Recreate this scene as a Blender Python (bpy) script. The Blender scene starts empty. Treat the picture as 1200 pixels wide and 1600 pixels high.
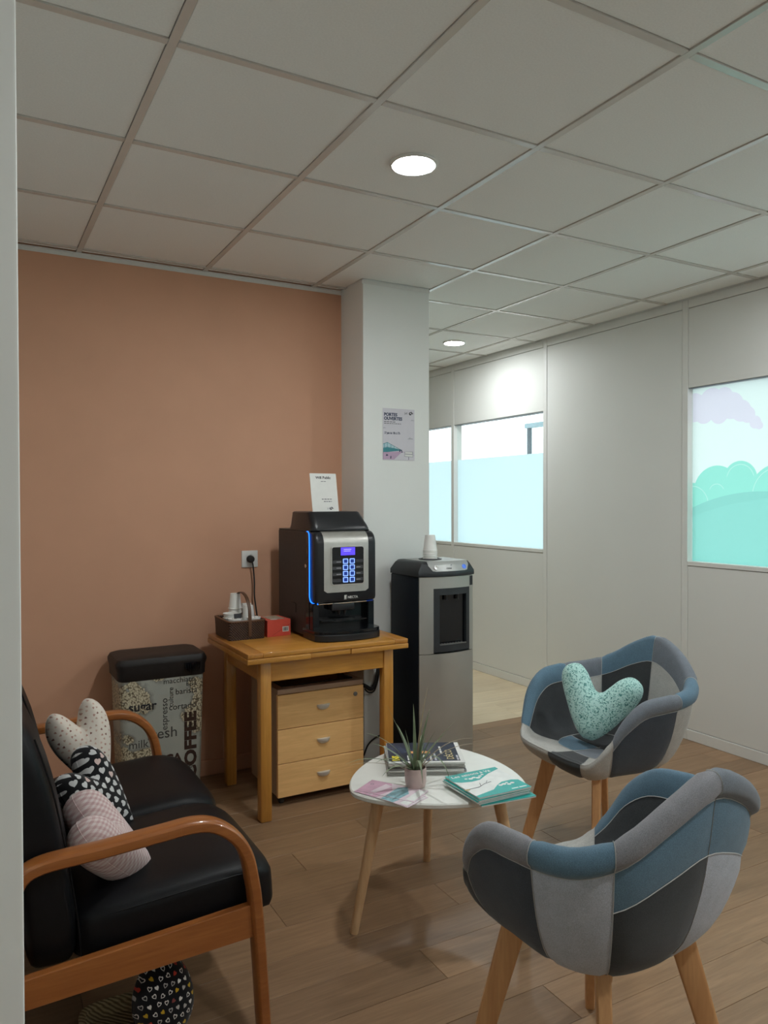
import bpy, bmesh, math, random
from mathutils import Vector, Matrix
random.seed(7)
SC = bpy.context.scene
COL = SC.collection
PI = math.pi
# ------------------------------------------------------------------ camera, world, exposure
CAM = (-0.4728, -1.9695, 1.4057)
YAW, PITCH, ROLL, FPX = 0.50406, -0.01417, -0.00221, 1183.26
cam = bpy.data.objects.new('camera', bpy.data.cameras.new('camera'))
COL.objects.link(cam)
_f = Vector((math.sin(YAW)*math.cos(PITCH), math.cos(YAW)*math.cos(PITCH), math.sin(PITCH)))
_r = Vector((math.cos(YAW), -math.sin(YAW), 0))
_u = _r.cross(_f)
_r2 = _r*math.cos(ROLL) + _u*math.sin(ROLL)
_u2 = -_r*math.sin(ROLL) + _u*math.cos(ROLL)
cam.matrix_world = Matrix(((_r2.x, _u2.x, -_f.x, CAM[0]), (_r2.y, _u2.y, -_f.y, CAM[1]), (_r2.z, _u2.z, -_f.z, CAM[2]), (0, 0, 0, 1)))
cam.data.sensor_fit = 'HORIZONTAL'
cam.data.sensor_width = 36.0
cam.data.lens = 36.0*FPX/1200.0
cam.data.clip_start = 0.05
SC.camera = cam
world = bpy.data.worlds.new('overcast_sky'); SC.world = world
world.use_nodes = True
world.node_tree.nodes['Background'].inputs[0].default_value = (0.88, 0.96, 1.0, 1)
world.node_tree.nodes['Background'].inputs[1].default_value = 2.55
SC.view_settings.view_transform = 'Standard'
SC.view_settings.look = 'None'
SC.view_settings.gamma = 1.0
SC.view_settings.use_curve_mapping = False
SC.view_settings.exposure = 0.0
SC.cycles.use_denoising = True
SC.cycles.max_bounces = 8
SC.cycles.diffuse_bounces = 5
SC.cycles.glossy_bounces = 3
SC.cycles.use_adaptive_sampling = True
SC.cycles.adaptive_threshold = 0.055
SC.cycles.caustics_reflective = False
SC.cycles.caustics_refractive = False
SC.cycles.transparent_max_bounces = 12
SC.cycles.sample_clamp_indirect = 6.0
LAMP = 290.0          # radiance of the downlight diffusers
LAMP_COLOR = (0.96, 1.0, 1.0)
HC = 2.58            # ceiling height

# ------------------------------------------------------------------ materials
def S(r, g, b):
    return tuple(((c/255)/12.92 if c/255 <= .04045 else ((c/255+.055)/1.055)**2.4) for c in (r, g, b))
class NT:
    def __init__(s, name):
        s.m = bpy.data.materials.new(name); s.m.use_nodes = True
        s.t = s.m.node_tree; s.b = s.t.nodes['Principled BSDF']; s.out = s.t.nodes['Material Output']
        s._c = None
    def n(s, ty, **kw):
        nd = s.t.nodes.new(ty)
        for k, v in kw.items():
            if k.startswith('i_'): nd.inputs[int(k[2:])].default_value = v
            else: setattr(nd, k, v)
        return nd
    def l(s, a, b): s.t.links.new(a, b); return b
    def coord(s, scale=(1, 1, 1), rnd=False, kind='Object', rot=(0, 0, 0)):
        tc = s.n('ShaderNodeTexCoord'); mp = s.n('ShaderNodeMapping')
        mp.inputs['Scale'].default_value = scale; mp.inputs['Rotation'].default_value = rot
        s.l(tc.outputs[kind], mp.inputs[0])
        if rnd:
            oi = s.n('ShaderNodeObjectInfo'); mu = s.n('ShaderNodeMath', operation='MULTIPLY', i_1=37.0)
            s.l(oi.outputs['Random'], mu.inputs[0])
            cb = s.n('ShaderNodeCombineXYZ')
            for k in range(3): s.l(mu.outputs[0], cb.inputs[k])
            s.l(cb.outputs[0], mp.inputs['Location'])
        return mp.outputs[0]
    def noise(s, v, scale=5, detail=3, rough=.5, dist=0):
        nd = s.n('ShaderNodeTexNoise'); s.l(v, nd.inputs['Vector'])
        nd.inputs['Scale'].default_value = scale; nd.inputs['Detail'].default_value = detail
        nd.inputs['Roughness'].default_value = rough; nd.inputs['Distortion'].default_value = dist
        return nd.outputs[0]
    def ramp(s, f, *stops, interp='LINEAR'):
        nd = s.n('ShaderNodeValToRGB'); s.l(f, nd.inputs[0]); cr = nd.color_ramp; cr.interpolation = interp
        while len(cr.elements) < len(stops): cr.elements.new(.5)
        for e, (p, c) in zip(cr.elements, stops):
            e.position = p; e.color = (*c, 1) if not isinstance(c, (int, float)) else (c, c, c, 1)
        return nd.outputs[0]
    def mix(s, f, a, b, mode='MIX'):
        nd = s.n('ShaderNodeMix', data_type='RGBA', blend_type=mode)
        for sock, v in ((nd.inputs[0], f), (nd.inputs[6], a), (nd.inputs[7], b)):
            if isinstance(v, (int, float)): sock.default_value = v
            elif isinstance(v, tuple): sock.default_value = (*v, 1)
            else: s.l(v, sock)
        return nd.outputs[2]
    def math(s, op, a, b=None, c=None):
        nd = s.n('ShaderNodeMath', operation=op)
        for k, v in enumerate((a, b, c)):
            if v is None: continue
            if isinstance(v, (int, float)): nd.inputs[k].default_value = v
            else: s.l(v, nd.inputs[k])
        return nd.outputs[0]
    def xyz(s, v):
        nd = s.n('ShaderNodeSeparateXYZ'); s.l(v, nd.inputs[0]); return nd.outputs
    def color(s, c):
        if isinstance(c, tuple): s.b.inputs['Base Color'].default_value = (*c, 1)
        else: s.l(c, s.b.inputs['Base Color'])
        return s
    def set(s, rough=None, metal=None, spec=None, coat=None, sheen=None):
        for k, v in (('Roughness', rough), ('Metallic', metal), ('Specular IOR Level', spec), ('Coat Weight', coat), ('Sheen Weight', sheen)):
            if v is not None: s.b.inputs[k].default_value = v
        return s
    def bump(s, h, strength=.2, dist=.002):
        nd = s.n('ShaderNodeBump'); nd.inputs['Strength'].default_value = strength; nd.inputs['Distance'].default_value = dist
        s.l(h, nd.inputs['Height']); s.l(nd.outputs[0], s.b.inputs['Normal']); return s
M = {}
def plain(name, c, rough=.5, metal=0., var=.06, scale=30, bump=0., spec=None, coat=None):
    t = NT(name); v = t.coord()
    f = t.noise(v, scale, 3)
    d = tuple(x*(1-var) for x in c); e = tuple(min(1, x*(1+var)) for x in c)
    t.color(t.ramp(f, (.3, d), (.7, e))).set(rough, metal, spec, coat)
    if bump: t.bump(t.noise(t.coord(), scale*6, 2), bump, .001)
    M[name] = t.m; return t
def wood(name, c1, c2, c3=None, axis=0, fine=1., rough=.4, coat=None, rnd=True, tint=.12):
    t = NT(name); sc = [14*fine]*3; sc[axis] = 1.1*fine
    v = t.coord(tuple(sc), rnd)
    f1 = t.noise(v, 1.6, 5, .6, .9); f2 = t.noise(v, 7, 4, .6, .3)
    base = t.ramp(f1, (.32, c1), (.68, c2))
    g = t.mix(t.ramp(f2, (.35, .0), (.75, .55)), base, c3 or tuple(x*.72 for x in c1))
    oi = t.n('ShaderNodeObjectInfo')
    k = t.n('ShaderNodeMapRange'); t.l(oi.outputs['Random'], k.inputs[0]); k.inputs[3].default_value = 1-tint; k.inputs[4].default_value = 1+tint
    hs = t.n('ShaderNodeHueSaturation'); t.l(g, hs.inputs['Color']); t.l(k.outputs[0], hs.inputs['Value'])
    t.color(hs.outputs[0]).set(rough, coat=coat).bump(f2, .12, .0012)
    M[name] = t.m; return t
def fabric(name, c):
    t = NT(name); v = t.coord()
    a = t.noise(v, 520, 2, .6); b = t.noise(t.coord((1, 1, .35)), 900, 2, .6); g = t.noise(v, 35, 2)
    f = t.math('MULTIPLY_ADD', a, .55, t.math('MULTIPLY_ADD', b, .3, t.math('MULTIPLY', g, .15)))
    t.color(t.ramp(f, (.32, tuple(x*.70 for x in c)), (.66, tuple(min(1, x*1.32) for x in c)))).set(.95, spec=.12, sheen=.2)
    t.bump(a, .35, .0008); M[name] = t.m
def emit(name, c, k):
    t = NT(name); t.color((0, 0, 0)); t.b.inputs['Emission Color'].default_value = (*c, 1); t.b.inputs['Emission Strength'].default_value = k
    M[name] = t.m
plain('wall_white', (.80, .815, .79), .6, bump=.05, var=.015, scale=3)
plain('panel_white', (.79, .80, .775), .55, bump=.02, var=.012, scale=2)
plain('post_white', (.80, .805, .78), .42, var=.01)
plain('peach', (.66, .365, .235), .7, bump=.1, var=.025, scale=4)
plain('tile', (.86, .87, .845), .85, bump=.25, var=.03, scale=180)
plain('rail_white', (.60, .575, .535), .16, var=.02, spec=.9)
plain('trim_white', (.72, .72, .69), .4, var=.02)
plain('screed', (.10, .085, .07), .8)
plain('office_floor', (.58, .56, .52), .6)
plain('black_plastic', (.012, .013, .016), .32, var=.1)
plain('black_gloss', (.006, .007, .009), .12, var=.1)
plain('machine_side', (.036, .032, .034), .5, bump=.15, var=.15, scale=60)
plain('silver', (.56, .55, .52), .34, .85, var=.04)
plain('silver_panel', (.50, .50, .47), .36, .75, var=.03, scale=8)
plain('handle_satin', (.72, .72, .69), .35, .35, var=.03)
plain('chrome', (.8, .8, .8), .12, 1.)
plain('cooler_black', (.009, .013, .019), .55, bump=.1, var=.1, spec=.25)
plain('cooler_frame', (.022, .026, .03), .45, var=.1)
plain('cooler_grey', (.40, .41, .40), .4, .3, var=.03)
plain('white_lacquer', (.80, .80, .755), .28, var=.015)
plain('porcelain', (.85, .845, .81), .3, var=.03)
plain('paper', (.74, .74, .71), .6, var=.02)
plain('paper_grey', (.50, .49, .46), .7, var=.15, scale=90)
plain('poster_paper', (.63, .61, .66), .5, var=.02)
plain('ink', (.015, .015, .02), .6)
plain('ink_navy', (.03, .045, .10), .6)
plain('ink_grey', (.16, .16, .18), .6)
plain('ink_soft', (.055, .055, .05), .6)
plain('ink_pale', (.42, .42, .46), .6)
plain('ink_teal', (.05, .25, .29), .6)
plain('ink_sky', (.42, .60, .66), .6)
plain('ink_lilac', (.50, .36, .50), .6)
plain('ink_brown', (.045, .02, .012), .7, var=.3, scale=60)
plain('teal_print', (.03, .40, .37), .45, var=.08)
plain('teal_dark', (.02, .27, .26), .45)
plain('white_print', (.80, .82, .80), .5)
plain('pink_print', (.60, .36, .47), .5, var=.12, scale=25)
plain('pink_pale', (.72, .60, .66), .5, var=.08, scale=25)
plain('blue_print', (.24, .44, .50), .5, var=.3, scale=60)
plain('gold_print', (.45, .36, .16), .5)
plain('yellow_print', (.78, .66, .02), .5)
plain('orange_print', (.62, .27, .08), .5)
plain('pot_pink', (.60, .45, .42), .4, var=.06, scale=40)
plain('soil', (.03, .022, .015), .95, var=.4, scale=150, bump=.6)
plain('red_card', (.66, .09, .06), .5, var=.05)
plain('red_dark', (.42, .05, .035), .5)
plain('beige_print', (.42, .36, .27), .55, var=.3, scale=70)
plain('leather_black', (.0055, .006, .0075), .45, bump=.22, var=.15, scale=70, spec=.22)
plain('thread_grey', (.48, .48, .47), .8)
plain('lid_black', (.011, .009, .009), .5, bump=.15, var=.2, scale=50)
plain('bag_black', (.01, .01, .012), .25)
plain('rubber', (.02, .02, .02), .7)
plain('dark_metal', (.06, .06, .06), .35, .8)
plain('steel_grey', (.20, .20, .19), .45, .3)
plain('label_dark', (.05, .05, .055), .4)
plain('frame_blue', (.45, .60, .68), .5)
plain('frame_dark', (.16, .19, .22), .5)
plain('hedge_leaf', (.13, .22, .22), .8, var=.4, scale=12)
wood('plank_dark', (0.266, 0.158, 0.085), (0.346, 0.211, 0.118), (0.177, 0.102, 0.055), 0, 1., .42, tint=.16)
wood('plank_light', (0.708, 0.573, 0.388), (0.85, 0.714, 0.512), (0.59, 0.47, 0.312), 0, 1., .42, tint=.06)
wood('table_wood_x', (0.515, 0.228, 0.04), (0.639, 0.306, 0.061), (0.391, 0.16, 0.025), 0, 1.2, .3, .3, tint=.05)
wood('table_wood_z', (0.515, 0.228, 0.04), (0.639, 0.306, 0.061), (0.391, 0.16, 0.025), 2, 1.2, .3, .3, tint=.05)
wood('table_wood_y', (0.453, 0.184, 0.032), (0.567, 0.252, 0.05), (0.35, 0.141, 0.022), 1, 1.2, .3, .3, tint=.05)
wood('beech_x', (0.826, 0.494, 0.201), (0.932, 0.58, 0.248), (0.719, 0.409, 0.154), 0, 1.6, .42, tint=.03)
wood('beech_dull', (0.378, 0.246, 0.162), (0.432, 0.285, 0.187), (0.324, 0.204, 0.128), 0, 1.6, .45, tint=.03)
wood('leg_beech', (.58, .30, .13), (.68, .38, .175), (.48, .235, .095), 2, 1.2, .42, tint=.08)
wood('leg_pine', (.58, .36, .19), (.68, .45, .255), (.44, .24, .11), 2, 1., .45, tint=.06)
wood('sofa_wood', (0.331, 0.106, 0.025), (0.423, 0.149, 0.038), (0.248, 0.072, 0.017), 0, 1.2, .3, .35, tint=.04)
fabric('fab_blue', (.115, .195, .265)); fabric('fab_slate', (.165, .185, .215)); fabric('fab_grey', (.235, .235, .255))
fabric('fab_dark', (.048, .052, .056)); fabric('fab_navy', (.055, .065, .082)); fabric('fab_light', (.43, .425, .405)); fabric('fab_pale', (.43, .46, .52))
emit('lamp', LAMP_COLOR, LAMP)
emit('lamp_far', LAMP_COLOR, LAMP*.84)
emit('led_blue', (.012, .17, 1.0), 2.6)
emit('led_ring', (.22, .38, 1.0), 1.7)
emit('led_key', (.012, .06, .42), .55)
emit('screen_violet', (.10, .06, 1.0), 1.35)
emit('screen_text', (.35, .33, 1.0), 1.6)
emit('key_blue', (.10, .24, .85), .8)
# glass: mostly clear with a weak mirror
t = NT('glass'); tr = t.n('ShaderNodeBsdfTransparent'); gl = t.n('ShaderNodeBsdfGlossy'); gl.inputs['Roughness'].default_value = .02
tr.inputs[0].default_value = (.95, .985, .98, 1)
lw = t.n('ShaderNodeLayerWeight'); lw.inputs[0].default_value = .5; ms = t.n('ShaderNodeMixShader')
t.l(t.math('MULTIPLY_ADD', t.math('POWER', lw.outputs['Facing'], 5.), .5, .02), ms.inputs[0]); t.l(tr.outputs[0], ms.inputs[1]); t.l(gl.outputs[0], ms.inputs[2]); t.l(ms.outputs[0], t.out.inputs[0]); M['glass'] = t.m
def film(name, col):
    t = NT(name); tl = t.n('ShaderNodeBsdfTranslucent'); df = t.n('ShaderNodeBsdfDiffuse'); a = t.n('ShaderNodeMixShader', i_0=.12)
    c = col(t) if callable(col) else col
    for nd in (tl, df):
        if isinstance(c, tuple): nd.inputs[0].default_value = (*c, 1)
        else: t.l(c, nd.inputs[0])
    t.l(tl.outputs[0], a.inputs[1]); t.l(df.outputs[0], a.inputs[2])
    t.l(a.outputs[0], t.out.inputs[0]); M[name] = t.m
film('frost', (.77, .93, 1.0))
def landscape(t):
    """flat print of the window film: pale sky, lilac cloud, green hedge, hill (y, z in metres on the pane)"""
    x = t.xyz(t.coord()); Y, Z = x[1], x[2]
    def circ(cy, cz, r, sq=1.):
        a = t.math('SUBTRACT', Y, cy); b = t.math('SUBTRACT', Z, cz)
        if sq != 1.: b = t.math('MULTIPLY', b, sq)
        d = t.math('SQRT', t.math('ADD', t.math('MULTIPLY', a, a), t.math('MULTIPLY', b, b)))
        return t.math('SUBTRACT', d, r)
    def uni(L):
        o = None
        for c in L:
            d = circ(*c); o = d if o is None else t.math('MINIMUM', o, d)
        return o
    inside = lambda d: t.math('LESS_THAN', d, 0.)
    ring = lambda d, off, w: t.math('LESS_THAN', t.math('ABSOLUTE', t.math('ADD', d, off)), w)
    cloud = [(1.05, 1.95, .085), (.93, 1.965, .085), (.85, 1.985, .06), (.80, 1.935, .075), (.74, 1.90, .06), (.70, 1.875, .045), (.655, 1.83, .035), (.63, 1.81, .022), (.98, 1.92, .07), (.88, 1.90, .06), (1.12, 1.93, .09)]
    hedge = [(1.06, 1.38, .13), (.895, 1.45, .155), (.745, 1.52, .105), (.52, 1.43, .17), (.31, 1.5, .13), (.1, 1.44, .15), (-.08, 1.42, .14)]
    c = (.88, .97, .97)
    c = t.mix(inside(uni(cloud)), c, (.84, .79, .92))
    hd = uni(hedge)
    low = t.math('LESS_THAN', Z, 1.40)
    c = t.mix(t.math('MAXIMUM', inside(hd), low), c, (.36, .83, .73))
    for q, off in (((.895, 1.45, .155), .105), ((.745, 1.52, .105), .02), ((1.06, 1.38, .13), .02), ((.52, 1.43, .17), .02)):
        d = circ(*q); up = t.math('GREATER_THAN', Z, q[1]+.02)
        c = t.mix(t.math('MULTIPLY', t.math('MULTIPLY', ring(d, off, .0022), up), .55), c, (.75, .97, .92))
    hill = circ(.62, .36, 1.095, 1.)
    c = t.mix(inside(hill), c, (.31, .70, .645))
    hill2 = circ(.45, -.3, 1.72, 1.)
    c = t.mix(t.math('MULTIPLY', inside(hill2), .45), c, (.35, .77, .71))
    return c
film('landscape_film', landscape)
# patterned cottons (pattern lies in the plane of the cushion)
def heart_field(t, scale, rnd=.25, rot=.5, elong=1.0, dens=1.0, base=.30, var=.08, stagger=True):
    """returns (distance-like value of a heart in each cell, cell random value, heart radius)"""
    x = t.xyz(t.coord((scale, scale, 1)))
    row = t.math('FLOOR', x[1])
    X = t.math('ADD', x[0], t.math('MULTIPLY', row, .5)) if stagger else x[0]
    colm = t.math('FLOOR', X)
    cb = t.n('ShaderNodeCombineXYZ'); t.l(colm, cb.inputs[0]); t.l(row, cb.inputs[1])
    wn = t.n('ShaderNodeTexWhiteNoise', noise_dimensions='2D'); t.l(cb.outputs[0], wn.inputs['Vector'])
    w = t.n('ShaderNodeSeparateColor'); t.l(wn.outputs['Color'], w.inputs[0])
    fx = t.math('ADD', t.math('SUBTRACT', t.math('SUBTRACT', X, colm), .5), t.math('MULTIPLY', t.math('SUBTRACT', w.outputs[0], .5), rnd))
    fy = t.math('ADD', t.math('SUBTRACT', t.math('SUBTRACT', x[1], row), .5), t.math('MULTIPLY', t.math('SUBTRACT', w.outputs[1], .5), rnd))
    a = t.math('MULTIPLY', t.math('SUBTRACT', w.outputs[2], .5), rot*2)
    ca, sa = t.math('COSINE', a), t.math('SINE', a)
    rx = t.math('SUBTRACT', t.math('MULTIPLY', fx, ca), t.math('MULTIPLY', fy, sa))
    ry = t.math('ADD', t.math('MULTIPLY', fx, sa), t.math('MULTIPLY', fy, ca))
    hy = t.math('SUBTRACT', t.math('MULTIPLY', ry, 1.05*elong), t.math('MULTIPLY', t.math('SQRT', t.math('ABSOLUTE', rx)), .42))
    hy = t.math('ADD', hy, .10)
    d = t.math('SQRT', t.math('ADD', t.math('MULTIPLY', rx, rx), t.math('MULTIPLY', hy, hy)))
    return d, wn.outputs['Value'], w
def cotton_finish(t, c, M_name):
    t.color(c).set(.9, spec=.15, sheen=.2).bump(t.noise(t.coord(), 60, 3), .12, .003); M[M_name] = t.m
t = NT('cotton_hearts_white'); d, v, w = heart_field(t, 36, .12, 1.2)
ins = t.math('LESS_THAN', d, .33); cotton_finish(t, t.mix(ins, (.012, .012, .014), t.ramp(v, (.0, (.62, .62, .62)), (.8, (.74, .73, .72)), (.9, (.66, .5, .47)), interp='CONSTANT')), 'cotton_hearts_white')
t = NT('cotton_hearts_mixed'); d, v, w = heart_field(t, 52, .2, .9)
solid = t.math('GREATER_THAN', w.outputs[0], .55)
full = t.math('LESS_THAN', d, .25); hollow = t.math('LESS_THAN', t.math('ABSOLUTE', t.math('SUBTRACT', d, .22)), .055)
mask = t.math('ADD', t.math('MULTIPLY', full, solid), t.math('MULTIPLY', hollow, t.math('SUBTRACT', 1., solid)))
cotton_finish(t, t.mix(mask, (.010, .010, .013), t.ramp(v, (.0, (.80, .78, .74)), (.45, (.5, .48, .46)), (.62, (.65, .42, .03)), (.74, (.55, .05, .03)), (.82, (.28, .07, .06)), (.9, (.82, .80, .76)), interp='CONSTANT')), 'cotton_hearts_mixed')
t = NT('cotton_dots'); d, v, w = heart_field(t, 54, .45, 1.5, .9)
oval = t.math('LESS_THAN', d, .18)
cotton_finish(t, t.mix(oval, (.74, .66, .58), t.ramp(v, (.0, (.45, .25, .20)), (.35, (.62, .42, .34)), (.6, (.24, .11, .09)), (.8, (.52, .36, .29)), interp='CONSTANT')), 'cotton_dots')
t = NT('cotton_gingham'); x = t.xyz(t.coord((95, 95, 95)))
fx = t.math('LESS_THAN', t.math('FRACT', x[0]), .5); fy = t.math('LESS_THAN', t.math('FRACT', x[1]), .5)
cotton_finish(t, t.ramp(t.math('MULTIPLY', t.math('ADD', fx, fy), .5), (0, (.74, .64, .63)), (.35, (.66, .50, .49)), (.8, (.56, .37, .37)), interp='CONSTANT'), 'cotton_gingham')
t = NT('cotton_leaves'); vv = t.coord()
vo = t.n('ShaderNodeTexVoronoi', feature='F1'); vo.inputs['Scale'].default_value = 150
nz = t.n('ShaderNodeTexNoise'); nz.inputs['Scale'].default_value = 90; t.l(vv, nz.inputs[0])
t.l(t.mix(.02, vv, nz.outputs[1]), vo.inputs[0])
mk = t.math('LESS_THAN', vo.outputs['Distance'], .44); sc_ = t.n('ShaderNodeSeparateColor'); t.l(vo.outputs['Color'], sc_.inputs[0])
mk = t.math('MULTIPLY', mk, t.math('GREATER_THAN', sc_.outputs[0], .18))
cotton_finish(t, t.mix(mk, (.47, .72, .68), t.ramp(sc_.outputs[1], (.0, (.05, .19, .18)), (.6, (.13, .33, .31)), (.9, (.24, .48, .45)))), 'cotton_leaves')
# woven / printed
t = NT('wicker'); xw = t.xyz(t.coord())
uw = t.math('ADD', xw[0], xw[1])
w1 = t.math('SINE', t.math('MULTIPLY', uw, 520.)); w2 = t.math('SINE', t.math('MULTIPLY', xw[2], 520.))
hw = t.math('ADD', t.math('MULTIPLY', t.math('MULTIPLY', w1, w2), .5), .5)
fl = t.math('ABSOLUTE', t.math('SINE', t.math('MULTIPLY', xw[2], 520.)))
fw_ = t.math('MULTIPLY', hw, t.math('POWER', fl, .5))
t.color(t.ramp(t.math('MULTIPLY_ADD', fw_, .75, t.math('MULTIPLY', t.noise(t.coord(), 90, 3), .35)), (.12, (.008, .004, .003)), (.5, (.035, .016, .009)), (.9, (.17, .075, .035)))).set(.5).bump(fw_, .8, .004); M['wicker'] = t.m
wood('handle_wicker', (.10, .045, .02), (.15, .07, .03), (.05, .02, .01), 2, 2, .5)
t = NT('straw'); wv = t.n('ShaderNodeTexWave', bands_direction='DIAGONAL'); t.l(t.coord((1, 1, 1)), wv.inputs[0]); wv.inputs['Scale'].default_value = 40; wv.inputs['Distortion'].default_value = 2
t.color(t.ramp(wv.outputs[1], (.1, (.22, .15, .07)), (.8, (.55, .43, .24)))).set(.8).bump(wv.outputs[1], .8, .004); M['straw'] = t.m
t = NT('bin_print'); v = t.coord()
xs_ = t.xyz(v); pd = None
for (cx_, cz_, r_) in ((-.115, .515, .052), (-.135, .565, .03), (-.15, .46, .05), (-.085, .475, .035), (-.19, .53, .04), (.165, .535, .035), (.14, .555, .025), (.17, .455, .045), (.13, .395, .045), (.165, .37, .055), (-.09, .215, .065), (-.04, .195, .05), (-.14, .18, .04), (-.16, .33, .022), (-.02, .595, .02), (-.19, .25, .05)):
    a_ = t.math('SUBTRACT', xs_[0], cx_); b_ = t.math('SUBTRACT', xs_[2], cz_)
    d_ = t.math('SUBTRACT', t.math('SQRT', t.math('ADD', t.math('MULTIPLY', a_, a_), t.math('MULTIPLY', b_, b_))), r_)
    pd = d_ if pd is None else t.math('MINIMUM', pd, d_)
pd = t.math('ADD', pd, t.math('MULTIPLY', t.math('SUBTRACT', t.noise(v, 26, 4, .6), .5), .07))
pm = t.math('LESS_THAN', pd, 0.); edge = t.ramp(pd, (.0, .6), (.016, 0))
w1 = t.n('ShaderNodeTexVoronoi', feature='F1'); w1.inputs['Scale'].default_value = 115; t.l(t.coord((1.3, 1, 1)), w1.inputs[0])
burlap = t.ramp(w1.outputs['Distance'], (.1, (.72, .67, .50)), (.5, (.55, .49, .34)), (.72, (.14, .11, .07)))
c = t.mix(pm, t.ramp(t.noise(v, 9, 3), (.3, (.37, .39, .35)), (.7, (.44, .46, .41))), burlap)
t.color(t.mix(t.math('MULTIPLY', edge, t.math('SUBTRACT', 1., pm)), c, (.10, .09, .075))).set(.5).bump(t.math('MULTIPLY', w1.outputs['Distance'], pm), .4, .003); M['bin_print'] = t.m
t = NT('leaf_green'); t.color(t.ramp(t.noise(t.coord((1, 1, 1), True), 14, 3), (.3, (.10, .14, .075)), (.7, (.24, .29, .17)))).set(.55); M['leaf_green'] = t.m
t = NT('leaf_dry'); t.color(t.ramp(t.noise(t.coord((1, 1, 1), True), 14, 3), (.3, (.20, .16, .10)), (.7, (.34, .28, .18)))).set(.6); M['leaf_dry'] = t.m
t = NT('magazine_cover'); v = t.coord((1, 1, 1))
n1 = t.noise(v, 11, 4, .6, .8)
t.color(t.ramp(n1, (.30, (.008, .011, .022)), (.54, (.014, .022, .05)), (.66, (.05, .07, .13)), (.76, (.26, .27, .28)))).set(.25); M['magazine_cover'] = t.m

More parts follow.
